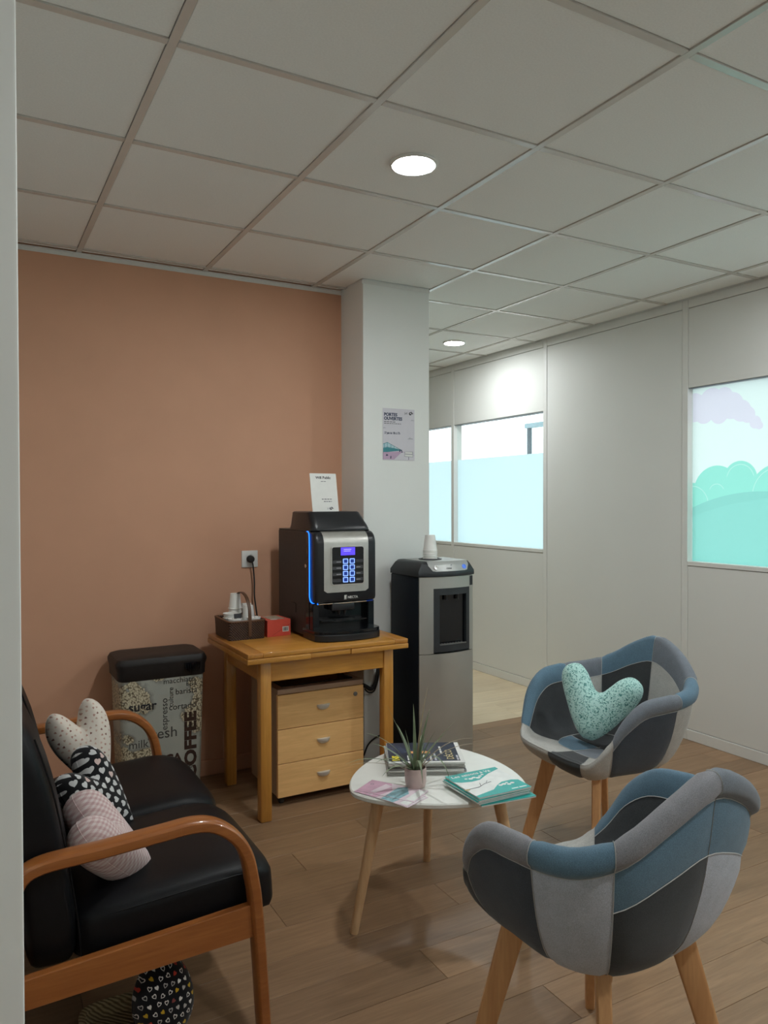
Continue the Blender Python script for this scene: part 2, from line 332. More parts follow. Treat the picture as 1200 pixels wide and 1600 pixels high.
# ------------------------------------------------------------------ mesh helpers
class MB:
    def __init__(s): s.v = []; s.f = []; s.mi = []; s.cur = 0
    def add(s, vs, fs, mat=None):
        o = len(s.v)
        for p in vs: s.v.append(tuple(mat @ Vector(p)) if mat else tuple(p))
        for f in fs: s.f.append([i+o for i in f]); s.mi.append(s.cur)
        return s
    def box(s, x0, x1, y0, y1, z0, z1, bev=0., seg=2, mat=None):
        if bev <= 0:
            v = [(x, y, z) for z in (z0, z1) for y in (y0, y1) for x in (x0, x1)]
            return s.add(v, [(0, 2, 3, 1), (4, 5, 7, 6), (0, 1, 5, 4), (2, 6, 7, 3), (0, 4, 6, 2), (1, 3, 7, 5)], mat)
        bm = bmesh.new(); bmesh.ops.create_cube(bm, size=1)
        for q in bm.verts: q.co = ((x0+x1)/2+q.co.x*(x1-x0), (y0+y1)/2+q.co.y*(y1-y0), (z0+z1)/2+q.co.z*(z1-z0))
        bmesh.ops.bevel(bm, geom=bm.edges[:], offset=bev, segments=seg, profile=.5, affect='EDGES', clamp_overlap=True)
        bm.verts.index_update()
        s.add([q.co[:] for q in bm.verts], [[q.index for q in f.verts] for f in bm.faces], mat); bm.free(); return s
    def grid(s, P, closed_u=False, flip=False, mat=None):
        nu, nv = len(P), len(P[0]); fs = []
        for i in range(nu if closed_u else nu-1):
            for j in range(nv-1):
                a, b, c, d = i*nv+j, ((i+1) % nu)*nv+j, ((i+1) % nu)*nv+j+1, i*nv+j+1
                fs.append((a, d, c, b) if flip else (a, b, c, d))
        return s.add([p for r in P for p in r], fs, mat)
    def lathe(s, prof, seg=32, center=(0, 0, 0), mat=None):
        """prof: (r, z) list from bottom to top; ends on the axis close themselves"""
        vs, fs, idx = [], [], []
        for r, z in prof:
            if r < 1e-6: idx.append([len(vs)]); vs.append((center[0], center[1], center[2]+z))
            else:
                idx.append(list(range(len(vs), len(vs)+seg)))
                vs += [(center[0]+r*math.cos(2*PI*k/seg), center[1]+r*math.sin(2*PI*k/seg), center[2]+z) for k in range(seg)]
        for a, b in zip(idx, idx[1:]):
            for k in range(seg):
                k2 = (k+1) % seg
                if len(a) == 1 and len(b) == 1: continue
                if len(a) == 1: fs.append((a[0], b[k2], b[k]))
                elif len(b) == 1: fs.append((a[k], a[k2], b[0]))
                else: fs.append((a[k], a[k2], b[k2], b[k]))
        return s.add(vs, fs, mat)
    def prism(s, outline, lo, hi, axis='z', bev=0., mat=None):
        """outline: 2-D points; extruded along an axis.  z:(x,y)  y:(x,z)  x:(y,z)"""
        n = len(outline)
        def P(p, h):
            return (p[0], p[1], h) if axis == 'z' else (p[0], h, p[1]) if axis == 'y' else (h, p[0], p[1])
        area = sum(outline[i][0]*outline[(i+1) % n][1]-outline[(i+1) % n][0]*outline[i][1] for i in range(n))
        o = list(outline) if area > 0 else list(outline)[::-1]
        rings = [(o, lo), (o, hi)]
        if bev > 0:
            cx = sum(p[0] for p in o)/n; cy = sum(p[1] for p in o)/n
            def inset(b):
                out = []
                for i in range(n):
                    p, q, r = Vector(o[i-1]), Vector(o[i]), Vector(o[(i+1) % n])
                    e1 = (q-p); e2 = (r-q)
                    nn = Vector((-e1.y, e1.x)).normalized()+Vector((-e2.y, e2.x)).normalized()
                    nn = nn.normalized() if nn.length > 1e-9 else nn
                    out.append((q.x+nn.x*b, q.y+nn.y*b))
                return out
            rings = [(inset(bev), lo), (o, lo+bev), (o, hi-bev), (inset(bev), hi)]
        vs = [P(p, h) for r, h in rings for p in r]; fs = []
        flip = axis == 'y'
        for k in range(len(rings)-1):
            for i in range(n):
                a, b = k*n+i, k*n+(i+1) % n
                f = (a, b, b+n, a+n); fs.append(f[::-1] if flip else f)
        bot = list(range(n)); top = list(range((len(rings)-1)*n, len(rings)*n))
        fs.append(bot if flip else bot[::-1]); fs.append(top[::-1] if flip else top)
        return s.add(vs, fs, mat)
    def sweep(s, path, prof, side=None, scale=None, closed=False, mat=None):
        """prof: 2-D points (a along 'side', b along the other normal)"""
        path = [Vector(p) for p in path]; n = len(path); R = []
        prev = None
        for i, p in enumerate(path):
            a = path[i-1] if (i > 0 or closed) else path[0]; b = path[(i+1) % n] if (i < n-1 or closed) else path[-1]
            tg = (b-a).normalized()
            if side is not None: sd = Vector(side)
            else:
                sd = prev if prev is not None else (Vector((0, 0, 1)) if abs(tg.z) < .9 else Vector((1, 0, 0)))
            sd = (sd-tg*sd.dot(tg)).normalized(); prev = sd
            ot = tg.cross(sd); k = scale[i] if scale else 1.
            R.append([p+sd*(q[0]*k)+ot*(q[1]*k) for q in prof])
        m = len(prof); vs = [q for r in R for q in r]; fs = []
        for i in range(n if closed else n-1):
            for j in range(m):
                a, b = i*m+j, i*m+(j+1) % m; c, d = ((i+1) % n)*m+(j+1) % m, ((i+1) % n)*m+j
                fs.append((a, b, c, d))
        if not closed: fs.append(list(range(m))[::-1]); fs.append([(n-1)*m+j for j in range(m)])
        return s.add(vs, fs, mat)
    def tube(s, path, r, seg=8, scale=None, mat=None):
        return s.sweep(path, [(r*math.cos(2*PI*k/seg), r*math.sin(2*PI*k/seg)) for k in range(seg)], None, scale, mat=mat)
    def superbox(s, hx, hy, hz, n=6., c=(0, 0, 0), cuts=8, mat=None, fn=None):
        vs, fs, ix = [], [], {}
        def P(p):
            k = tuple(round(q, 5) for q in p)
            if k not in ix:
                m = (abs(p[0])**n+abs(p[1])**n+abs(p[2])**n)**(1/n)
                q = [p[0]/m*hx, p[1]/m*hy, p[2]/m*hz]
                if fn: q = fn(*q)
                ix[k] = len(vs); vs.append((q[0]+c[0], q[1]+c[1], q[2]+c[2]))
            return ix[k]
        for ax in range(3):
            for sg in (-1, 1):
                for i in range(cuts):
                    for j in range(cuts):
                        q = []
                        for di, dj in ((0, 0), (1, 0), (1, 1), (0, 1)):
                            a, b = math.tan((-1+2*(i+di)/cuts)*PI/4), math.tan((-1+2*(j+dj)/cuts)*PI/4)
                            p = [0, 0, 0]; p[ax] = sg; p[(ax+1) % 3] = a; p[(ax+2) % 3] = b; q.append(P(p))
                        fs.append(q if sg > 0 else q[::-1])
        return s.add(vs, fs, mat)
    def mesh(s, name, mats, angle=35):
        me = bpy.data.meshes.new(name); me.from_pydata(s.v, [], s.f)
        for m in (mats if isinstance(mats, (list, tuple)) else [mats]): me.materials.append(M[m])
        for p, k in zip(me.polygons, s.mi): p.material_index = k
        me.validate(); me.update()
        me.polygons.foreach_set('use_smooth', [True]*len(me.polygons))
        me.set_sharp_from_angle(angle=math.radians(angle))
        return me
    def build(s, name, mats, parent=None, angle=35, loc=(0, 0, 0), rot=(0, 0, 0)):
        return link(name, s.mesh(name, mats, angle), parent, loc, rot)
def link(name, data, parent=None, loc=(0, 0, 0), rot=(0, 0, 0)):
    o = bpy.data.objects.new(name, data); COL.objects.link(o)
    o.location = loc; o.rotation_euler = rot
    if parent is not None: o.parent = parent
    return o
def tag(o, label=None, cat=None, group=None, kind=None):
    if label: o['label'] = label
    if cat: o['category'] = cat
    if group: o['group'] = group
    if kind: o['kind'] = kind
    return o
def thing(name, label, cat, loc=(0, 0, 0), rotz=0., group=None, rot=None):
    return tag(link(name, None, None, loc, rot or (0, 0, rotz)), label, cat, group)
def struct(o): o['kind'] = 'structure'; return o
def relabel(o, label): o['label'] = label
def copy_tree(o, parent=None):
    c = o.copy(); COL.objects.link(c); c.parent = parent
    for ch in [q for q in bpy.data.objects if q.parent == o]: copy_tree(ch, c)
    return c
def rrect(x0, x1, y0, y1, r, seg=5):
    o = []
    for cx, cy, a0 in ((x1-r, y0+r, -PI/2), (x1-r, y1-r, 0), (x0+r, y1-r, PI/2), (x0+r, y0+r, PI)):
        o += [(cx+r*math.cos(a0+PI/2*k/seg), cy+r*math.sin(a0+PI/2*k/seg)) for k in range(seg+1)]
    return o
def sup(a, b, n=3., seg=14):
    o = []
    for k in range(seg):
        t = 2*PI*k/seg; c, q = math.cos(t), math.sin(t)
        o.append((a*math.copysign(abs(c)**(2/n), c), b*math.copysign(abs(q)**(2/n), q)))
    return o
def crom(P, sub=6, closed=False):
    P = [Vector(p) for p in P]; n = len(P); out = []
    for i in range(n if closed else n-1):
        g = lambda k: P[k % n] if closed else P[max(0, min(n-1, k))]
        a, b, c, d = g(i-1), g(i), g(i+1), g(i+2)
        for k in range(sub):
            t = k/sub
            out.append(.5*((2*b)+(c-a)*t+(2*a-5*b+4*c-d)*t*t+(3*b-a-3*c+d)*t**3))
    if not closed: out.append(P[-1])
    return out
def text(body, size, mat, parent, loc, rot=(PI/2, 0, 0), align='LEFT', name='lettering', ext=.0004, sx=1., bold=0., shear=0.):
    cu = bpy.data.curves.new('font_tmp', 'FONT'); cu.body = body; cu.size = size; cu.align_x = align; cu.extrude = ext; cu.offset = bold; cu.shear = shear
    cu.resolution_u = 3
    o = bpy.data.objects.new('font_tmp', cu); COL.objects.link(o)
    dg = bpy.context.evaluated_depsgraph_get()
    me = bpy.data.meshes.new_from_object(o.evaluated_get(dg))
    bpy.data.objects.remove(o); bpy.data.curves.remove(cu)
    me.name = name; me.materials.clear(); me.materials.append(M[mat])
    for v in me.vertices: v.co.x *= sx
    return link(name, me, parent, loc, rot)

# ------------------------------------------------------------------ the room: floor
PW = .161
floor = struct(MB().box(-1.7, 3.315, -3.7, 1.905, -.06, -.004).build('floor', 'screed'))
_pl = {}
def plank(x0, x1, y0, y1, mat, parent):
    key = (round(x1-x0, 3), round(y1-y0, 3), mat)
    if key not in _pl: _pl[key] = MB().box(-(x1-x0)/2+.0006, (x1-x0)/2-.0006, -(y1-y0)/2+.0006, (y1-y0)/2-.0006, -.004, 0, .0008, 1).mesh('plank', mat)
    return link('plank', _pl[key], parent, ((x0+x1)/2, (y0+y1)/2, 0))
ENDS = {0: .758, 5: .652, 4: 1.31, 3: .443, 1: .02, 2: 1.02, -1: .21, -2: .98, -3: .52, 6: 1.02, 7: .2}
for k in range(-11, 13):
    y0, y1 = .04+PW*(k-1), min(.04+PW*k, 1.905)
    if y1-y0 < .02: continue
    e = ENDS.get(k, random.uniform(0, 1.22))
    x = e-1.22*math.ceil((e+1.0)/1.22)
    while x < 3.23:
        a, b = max(x, -1.0), min(x+1.22, 3.23)
        if b-a > .03: plank(a, b, y0, y1, 'plank_dark', floor)
        x += 1.22
MB().box(-1.7, 3.23, -3.7, .04+PW*-12, -.004, 0).build('plank_field', 'plank_dark', floor)
MB().box(-1.7, -1.0, .04+PW*-12, 1.905, -.004, 0).build('plank_field', 'plank_dark', floor)
floor2 = struct(MB().box(-1.7, 3.315, 1.905, 6.0, -.06, -.004).build('floor', 'screed'))
for k in range(9):
    y0 = 1.907+PW*k; x = 1.6-random.uniform(0, .9)
    while x < 3.23:
        a, b = max(x, 1.45), min(x+1.22, 3.23)
        if b-a > .03: plank(a, b, y0, y0+PW, 'plank_light', floor2)
        x += 1.22
MB().box(-1.7, 3.23, 1.907+9*PW, 6.0, -.004, 0).build('plank_field', 'plank_light', floor2)
MB().box(-1.7, 1.45, 1.907, 1.907+9*PW, -.004, 0).build('plank_field', 'plank_light', floor2)

# ------------------------------------------------------------------ ceiling of 600 mm tiles in a metal grid
ceil = struct(MB().box(-1.8, 3.229, -3.7, 6.0, HC+.03, HC+.08).build('ceiling', 'wall_white'))
_ct = {}
def tile(x0, x1, y0, y1):
    g = .0135; a, b = x1-x0-2*g, y1-y0-2*g
    if a < .02 or b < .02: return
    key = (round(a, 3), round(b, 3))
    if key not in _ct: _ct[key] = MB().box(-a/2, a/2, -b/2, b/2, 0, .018, .0012, 1).mesh('ceiling_tile', 'tile')
    link('ceiling_tile', _ct[key], ceil, ((x0+x1)/2, (y0+y1)/2, HC+.0012))
def rail(x0, x1, y0, y1): MB().box(x0, x1, y0, y1, HC-.003, HC+.02, .0008, 1).build('ceiling_rail', 'rail_white', ceil)
for i in range(-2, 6):
    for j in range(-6, 9):
        x0, x1, y0, y1 = .6*i, min(.6*i+.6, 3.215), .6*j, .6*j+.6
        if i < 2:
            if y0 >= 1.85: continue
            y1 = min(y1, 1.855)
        elif i == 2 and j == 2: MB().prism([(1.2135, 1.2135), (1.7865, 1.2135), (1.7865, 1.592), (1.364, 1.592), (1.364, 1.848), (1.2135, 1.848)], HC+.0012, HC+.019, 'z').build('ceiling_tile', 'tile', ceil); continue
        elif i == 2 and j >= 3:
            continue
        tile(x0, x1, y0, y1)
for i in range(-1, 6):
    y1 = 1.863 if i <= 2 else 5.4
    rail(.6*i-.012, .6*i+.012, -3.6, y1)
for j in range(-5, 9):
    xs = -1.2 if .6*j < 1.85 else 1.8
    lim = [x for x in range(-2, 6)]
    for i in lim:
        a, b = .6*i+.0125, min(.6*i+.6, 3.225)-.0125
        if a < xs-.01 or b-a < .02: continue
        rail(a, b, .6*j-.012, .6*j+.012)
# ------------------------------------------------------------------ walls
struct(MB().box(-.75, 1.372, 1.865, 2.065, 0, HC+.03).build('wall_back', 'peach'))
struct(MB().box(-.59, 1.372, 1.853, 1.865, 0, .078, .003, 1).build('baseboard_back', 'peach'))
struct(MB().prism([(1.863, HC-.004), (1.845, HC-.004), (1.845, HC-.006), (1.8615, HC-.006), (1.8615, HC-.024), (1.863, HC-.024)], -.59, 1.371, 'x').build('trim_1', 'trim_white'))
struct(MB().box(1.372, 1.785, 1.6, 2.3, 0, HC+.03, .003, 1).build('wall_column', 'wall_white'))
struct(MB().prism([(1.365, 1.597), (1.785, 1.597), (1.785, 1.5965), (1.365, 1.5965)], HC-.024, HC-.004).build('trim_2', 'trim_white'))
struct(MB().box(-.75, -.6, -.95, 1.865, 0, HC+.03).build('wall_left', 'wall_white'))
EDGE = -.4215
struct(MB().box(-1.7, EDGE, -1.06, -.95, 0, HC+.03, .004, 2).build('wall_return', 'wall_white'))
struct(MB().box(-1.8, -1.7, -3.7, -1.06, 0, HC+.03).build('wall_side', 'wall_white'))
struct(MB().box(-1.8, 3.31, -3.8, -3.7, 0, HC+.03).build('wall_front', 'wall_white'))
struct(MB().box(-1.8, 3.31, 6.0, 6.1, 0, HC+.03).build('wall_far', 'wall_white'))
struct(MB().box(-1.8, -1.7, 2.065, 6.0, 0, HC+.03).build('wall_far_side', 'wall_white'))
# partition on the right: posts, rails, panels, glazing
XW, TH = 3.23, .085
wr = struct(link('wall_right', None, None, (XW, 0, 0)))
Z0, Z1 = 1.05, 2.06
MODS = [(4.71, 6.0, 'solid'), (3.51, 4.71, 'win'), (2.31, 3.51, 'win'), (1.08, 2.31, 'solid'), (-.12, 1.08, 'win'), (-1.32, -.12, 'win'), (-2.52, -1.32, 'win'), (-3.7, -2.52, 'solid')]  # last two win bays lie out of view, added to brighten the ceiling
def wpart(name, y0, y1, z0, z1, x0=0., x1=TH, mat='panel_white', bev=.0015): MB().box(x0, x1, y0, y1, z0, z1, bev, 1).build(name, mat, wr)
for y in (4.71, 3.51, 2.31, 1.08, -.12, -1.32, -2.52): wpart('post', y-.02, y+.02, .0, HC, 0, TH, 'post_white')
nwin = 0
for (a, b, kd) in MODS:
    a2, b2 = a+.0215, b-.0215
    wpart('plinth', a2, b2, .0, .062, 0, TH, 'post_white')
    wpart('top_rail', a2, b2, HC-.05, HC, 0, TH, 'post_white')
    if kd == 'solid':
        wpart('wall_panel', a2, b2, .065, HC-.053, .003, TH-.003)
    else:
        wpart('wall_panel', a2, b2, .065, Z0-.028, .003, TH-.003)
        wpart('wall_panel', a2, b2, Z1+.004, HC-.053, .003, TH-.003)
        wpart('sill_rail', a2, b2, Z0-.025, Z0, 0, TH, 'post_white')
        wpart('head_rail', a2, b2, Z1+.001, Z1+.0022, .004, TH, 'frame_dark', 0)
        nwin += 1
        w = struct(link('window_%d' % nwin, None, None, (XW, (a+b)/2, Z0)))
        H, W = Z1-Z0, (b2-a2)/2
        MB().box(.034, .040, -W+.001, W-.001, .001, H-.001).build('glass_pane', 'glass', w)
        m = (a+b)/2
        if a > 2 or a < -.2: MB().add([(.0415, -W+.001, .001), (.0415, W-.001, .001), (.0415, W-.001, .712), (.0415, -W+.001, .712)], [(0, 3, 2, 1)]).build('frosted_film', 'frost', w)
        else:
            f = MB().add([(.0415, a2+.001, Z0+.001), (.0415, b2-.001, Z0+.001), (.0415, b2-.001, Z1-.001), (.0415, a2+.001, Z1-.001)], [(0, 3, 2, 1)]).build('printed_film', 'landscape_film', w, loc=(0, -m, -Z0)); f['label'] = 'translucent film printed with green hedge and lilac cloud'
# the bright office behind the partition, open to the overcast sky through its facade
struct(MB().box(XW, XW+TH+.02, -3.8, 6.1, HC+.001, HC+.3).build('light_leak_filler', 'wall_white'))  # unseen filler above the partition, added to stop sky light leaking in
struct(MB().box(XW+TH, 7.2, -3.8, 9.5, -.06, 0).build('floor_office', 'office_floor'))
struct(MB().box(XW+TH, 6.2, -3.8, 9.5, HC+.22, HC+.3).build('ceiling_office', 'wall_white'))
struct(MB().box(XW+TH, 6.2, -3.9, -3.8, 0, HC+.22).build('wall_office', 'wall_white'))
fw = struct(MB().box(5.98, 6.03, 5.80, 5.84, 0, 2.36).box(5.98, 6.03, 3.9, 3.94, 0, 2.36).build('window_6', 'frame_dark'))
MB().box(5.97, 6.04, 3.86, 5.88, 2.36, 2.42, .004, 1).build('window_head', 'frame_blue', fw)
MB().box(6.0, 6.006, 3.94, 5.80, .02, 2.36).build('glass_pane', 'glass', fw)
rnd = random.Random(3); b = MB()
for k in range(420):
    p = Vector((8.6+rnd.gauss(0, .18), 6.9+rnd.gauss(0, .35), rnd.uniform(.2, 3.0))); d = Vector((rnd.uniform(-1, 1), rnd.uniform(-1, 1), rnd.uniform(-.6, 1))).normalized(); e = d.cross(Vector((.3, .5, .8))).normalized()
    L_ = rnd.uniform(.05, .1); b.add([p, p+d*L_*.5+e*L_*.25, p+d*L_, p+d*L_*.5-e*L_*.25], [(0, 1, 2, 3)])
sh = thing('garden_shrub', 'pale leafy shrub outdoors, seen through the clear upper glass of the far window', 'shrub', (0, 0, 0))
b.build('foliage', 'hedge_leaf', sh)['kind'] = 'stuff'
MB().tube([(8.6, 6.9, -.05), (8.62, 6.92, 1.0), (8.58, 6.88, 2.6)], .03, 8, [1.2, 1, .4]).build('stem', 'sofa_wood', sh)
struct(MB().box(7.2, 14, -10, 16, -.06, -.02).build('ground_outside', 'office_floor'))

# ------------------------------------------------------------------ downlights (each gives its own light)
def downlight(x, y, label, lamp='lamp'):
    t_ = thing('downlight', label, 'ceiling light', (x, y, HC-.009), group='round downlights in the ceiling')
    MB().lathe([(.071, .010), (.084, .010), (.085, .006), (.082, .001), (.076, -.001), (.071, .002), (.071, .010)], 48).build('trim_ring', 'trim_white', t_)
    MB().lathe([(0, .0015), (.0708, .0015), (.0708, .009), (0, .009)], 40).build('diffuser', lamp, t_)
downlight(.9, .3, 'round white recessed downlight above the coffee table')
downlight(2.7, 2.7, 'round white recessed downlight beyond the white column', 'lamp_far')
downlight(2.7, -.3, 'round white recessed downlight near the printed window, just right of the view')
downlight(.9, -2.1, 'added fill downlight, unseen behind the camera, over the middle of the room')  # out of view, added as general fill light
downlight(2.7, -2.7, 'added fill downlight, unseen behind the camera, by the partition wall')  # second unseen lamp, added to fill the rear of the room

# ------------------------------------------------------------------ two-seat sofa with bentwood arms
sofa = thing('sofa', 'black leather two-seat sofa with curved brown wooden arms against the left wall', 'sofa', (-.07, .475, 0))
def sofa_part(mb, name, mat, label=None, parent=None):
    o = mb.build(name, mat, parent or sofa, loc=(0, 0, 0) if parent else (.07, -.475, 0))
    if label: o['label'] = label
    return o
ARM = [(-.43, 0), (-.412, .2), (-.398, .40), (-.392, .50), (-.372, .555), (-.325, .577), (-.2, .583), (-.06, .592), (.02, .596), (.075, .582), (.125, .543), (.155, .49), (.170, .42), (.178, .36), (.190, .2), (.202, 0)]
for y in (-.085, 1.035):
    path = crom([(p[0], y, p[1]) for p in ARM], 5)
    sofa_part(MB().sweep(path, sup(.029, .0165, 3.5, 16), (0, 1, 0)), 'armrest_frame', 'sofa_wood')
    rl = [(-.405, .255), (.172, .275), (.165, .36), (-.40, .325)]
    sofa_part(MB().prism(rl, y-.013, y+.013, 'y', .003), 'side_rail', 'sofa_wood')
sofa_part(MB().box(.095, .118, -.07, 1.02, .265, .325, .004, 1), 'front_rail', 'sofa_wood')
sofa_part(MB().box(-.40, -.375, -.07, 1.02, .26, .33, .004, 1), 'back_rail', 'sofa_wood')
for y0, y1 in ((-.055, .475), (.475, 1.005)):
    cy, hy = (y0+y1)/2, (y1-y0)/2-.003
    def fs_(x, y, z):
        z2 = z+.012*(1-(x/.27)**2)*(1-(y/.265)**2)*(1 if z > 0 else 0)
        if x > .12: z2 -= (x-.12)**2*1.6
        return (x, y, z2)
    R_ = Matrix.Translation((0.0, cy, .365)) @ Matrix.Rotation(math.radians(-3.5), 4, 'Y')
    c_ = sofa_part(MB().superbox(.265, hy, .07, 7, cuts=14, mat=R_, fn=fs_), 'seat_cushion', 'leather_black')
    q = MB()
    for zz in (.035, ):
        pts = []
        for k in range(40):
            a_ = 2*PI*k/40; cx_, sy_ = math.cos(a_), math.sin(a_)
            x_ = .255*math.copysign(abs(cx_)**.32, cx_); y_ = (hy-.004)*math.copysign(abs(sy_)**.32, sy_)
            pts.append(R_ @ Vector(fs_(x_, y_, .048)))
        q.sweep(pts, [(.0022*math.cos(i*PI/3), .0022*math.sin(i*PI/3)) for i in range(6)], closed=True)
    sofa_part(q, 'piping', 'leather_black', parent=c_)
    def fb_(x, y, z):
        u = (z+.31)/.62
        x2 = x-.10*u**1.5-.06*max(0, u-.72)**1.2
        if x > 0: x2 += .014*(1-(y/hy)**2)*math.sin(PI*min(1, max(0, u)))
        return (x2, y, z)
    R2 = Matrix.Translation((-.300, cy, .585))
    bk = sofa_part(MB().superbox(.062, hy, .31, 6, cuts=14, mat=R2, fn=fb_), 'back_cushion', 'leather_black')
    for sgn in (-1, 1):
        pts = [R2 @ Vector(fb_(.061, sgn*(hy-.006), -.27+.54*k/14)) for k in range(15)]
        sofa_part(MB().tube(pts, .0022, 6), 'piping', 'leather_black', parent=bk)

# ------------------------------------------------------------------ stuffed heart cushions
def heart_outline(n=72, w=.5, lobe=.5, notch=.0):
    """closed outline, tip at (0,-1)-ish, lobes up; unit scale"""
    half = [(0, .18-notch), (.07, .33-notch*.4), (.2, .5), (.36, .56), (.52, .48), (.6, .30), (.57, .08), (.44, -.16), (.27, -.40), (.12, -.58), (.045, -.655), (0, -.665)]
    P = crom(half, 6)
    return [(p.x, p.y) for p in P]+[(-p.x, p.y) for p in P[-2:0:-1]]
def heart_mesh(name, mat, h=.15, thick=.055, outline=None, sx=1., sy=1.):
    o = outline or heart_outline()
    o = [Vector((p[0]*h*2*sx, p[1]*h*2*sy)) for p in o]; n = len(o); c = Vector((0, -.02*h)); w = .42*h*1.25
    K = 9; mb = MB()
    def dist(p):
        best = 9
        for i in range(n):
            a, b_ = o[i], o[(i+1) % n]; ab = b_-a
            t_ = max(0, min(1, (p-a).dot(ab)/max(1e-12, ab.dot(ab)))); best = min(best, (p-a-ab*t_).length)
        return best
    ring = []
    for k in range(1, K+1):
        f = math.sin(PI/2*k/K)
        ring.append([(q, thick*math.sqrt(max(0, 1-(1-min(dist(q), w)/w)**2))) for q in [c+(p-c)*f for p in o]])
    z0 = thick*math.sqrt(max(0, 1-(1-min(dist(c), w)/w)**2))
    vs = [(c.x, c.y, z0)]; fs = []
    for r in ring: vs += [(q.x, q.y, z) for q, z in r]
    top = len(vs); vs.append((c.x, c.y, -z0))
    for r in ring[:-1]: vs += [(q.x, q.y, -z) for q, z in r]
    def T(k, i): return 1+k*n+i % n
    def B(k, i): return T(k, i) if k == K-1 else top+1+k*n+i % n
    cw = sum(o[i].x*o[(i+1) % n].y-o[(i+1) % n].x*o[i].y for i in range(n)) < 0
    for i in range(n):
        f1 = [(0, T(0, i), T(0, i+1))]+[(T(k, i), T(k+1, i), T(k+1, i+1), T(k, i+1)) for k in range(K-1)]
        f2 = [(top, B(0, i+1), B(0, i))]+[(B(k, i), B(k, i+1), B(k+1, i+1), B(k+1, i)) for k in range(K-1)]
        fs += [f[::-1] for f in f1+f2] if cw else f1+f2
    mb.add(vs, fs)
    return mb.mesh(name, mat, 80), o
def basis(normal, up):
    z = Vector(normal).normalized(); y = Vector(up); y = (y-z*y.dot(z)).normalized(); x = y.cross(z)
    return Matrix((x, y, z)).transposed().to_euler()
def heart(name, mat, label, loc, normal, up, h, thick, seam, outline=None, sx=1., sy=1., group='stuffed heart cushions'):
    me, o = heart_mesh('cover', mat, h, thick, outline, sx, sy)
    r = thing(name, label, 'cushion', loc, group=group, rot=basis(normal, up))
    link('cover', me, r)
    MB().sweep([(p.x*1.003, p.y*1.003, 0) for p in o], [(.0008*math.cos(i*PI/2), .0008*math.sin(i*PI/2)) for i in range(4)], (0, 0, 1), closed=True).build('seam', seam, r)
    return r
wide = [(x, y-.5) for x, y in [(0, .62), (.06, .645), (.14, .74), (.23, .85), (.34, .92), (.45, .905), (.53, .83), (.545, .71), (.485, .56), (.385, .39), (.265, .20), (.14, .06), (.06, .005), (0, 0)]]
P_ = crom(wide, 6); wide = [(p.x, p.y) for p in P_]+[(-p.x, p.y) for p in P_[-2:0:-1]]
deep = [(0, .05), (.05, .22), (.15, .42), (.30, .55), (.44, .52), (.52, .36), (.52, .12), (.44, -.14), (.32, -.42), (.20, -.64), (.10, -.75), (0, -.78)]
P_ = crom(deep, 6); deep = [(p.x, p.y) for p in P_]+[(-p.x, p.y) for p in P_[-2:0:-1]]
heart('heart_cushion', 'cotton_dots', 'cream heart cushion with brown and pink dots, at the far end of the sofa', (-.122, .80, .568), (.15, -.92, .32), (-.32, .15, 1), .115, .055, 'cotton_dots', heart_outline(notch=-.10), .74, 1.12)
heart('heart_cushion', 'cotton_hearts_white', 'black heart cushion printed with white hearts, squeezed between two pale ones on the sofa', (-.140, .43, .530), (.66, -.56, .50), (-.58, .02, .82), .105, .052, 'cotton_hearts_white', heart_outline(notch=-.08), .88, 1.1)
heart('heart_cushion', 'cotton_gingham', 'pink gingham heart cushion leaning on the near sofa backrest', (-.160, .105, .515), (.80, -.12, .58), (-.64, -.10, .76), .108, .060, 'cotton_gingham', heart_outline(notch=-.02), .88, 1.1)
heart('heart_cushion', 'cotton_hearts_mixed', 'black cushion with small coloured hearts beside the straw basket under the sofa', (-.033, .03, .100), (.10, -.95, .30), (.02, .25, 1), .115, .06, 'cotton_hearts_mixed', [(.345*math.cos(2*PI*k/60), .46*math.sin(2*PI*k/60)*(1 if math.sin(2*PI*k/60) > 0 else .85)) for k in range(60)])
heart('heart_cushion', 'cotton_leaves', 'mint heart cushion with tiny green leaves on the patchwork armchair', (1.717, .251, .607), (-.84, -.45, .36), (.42, .05, 1), .15, .055, 'cotton_leaves', wide)
# straw basket under the sofa
sb = thing('straw_basket', 'low woven straw basket on the floor under the sofa', 'basket', (-.135, .125, 0))
def sq(a, rx, ry): return (rx*math.copysign(abs(math.cos(a))**.6, math.cos(a)), ry*math.copysign(abs(math.sin(a))**.6, math.sin(a)))
ANG = [2*PI*k/40 for k in range(40)]
MB().grid([[(*sq(a, r_, r_*.95), z) for r_, z in ((.07, .0), (.078, .012), (.083, .024), (.085, .034), (.079, .034), (.073, .014), (.066, .005))] for a in ANG], True).add([(*sq(a, .066, .063), .005) for a in ANG], [list(range(40))]).build('basket_body', 'straw', sb)
MB().sweep([(*sq(a, .083, .079), .035+.003*math.cos(2*a)) for a in ANG], sup(.009, .009, 2, 8), (0, 0, 1), closed=True).build('rim', 'straw', sb)

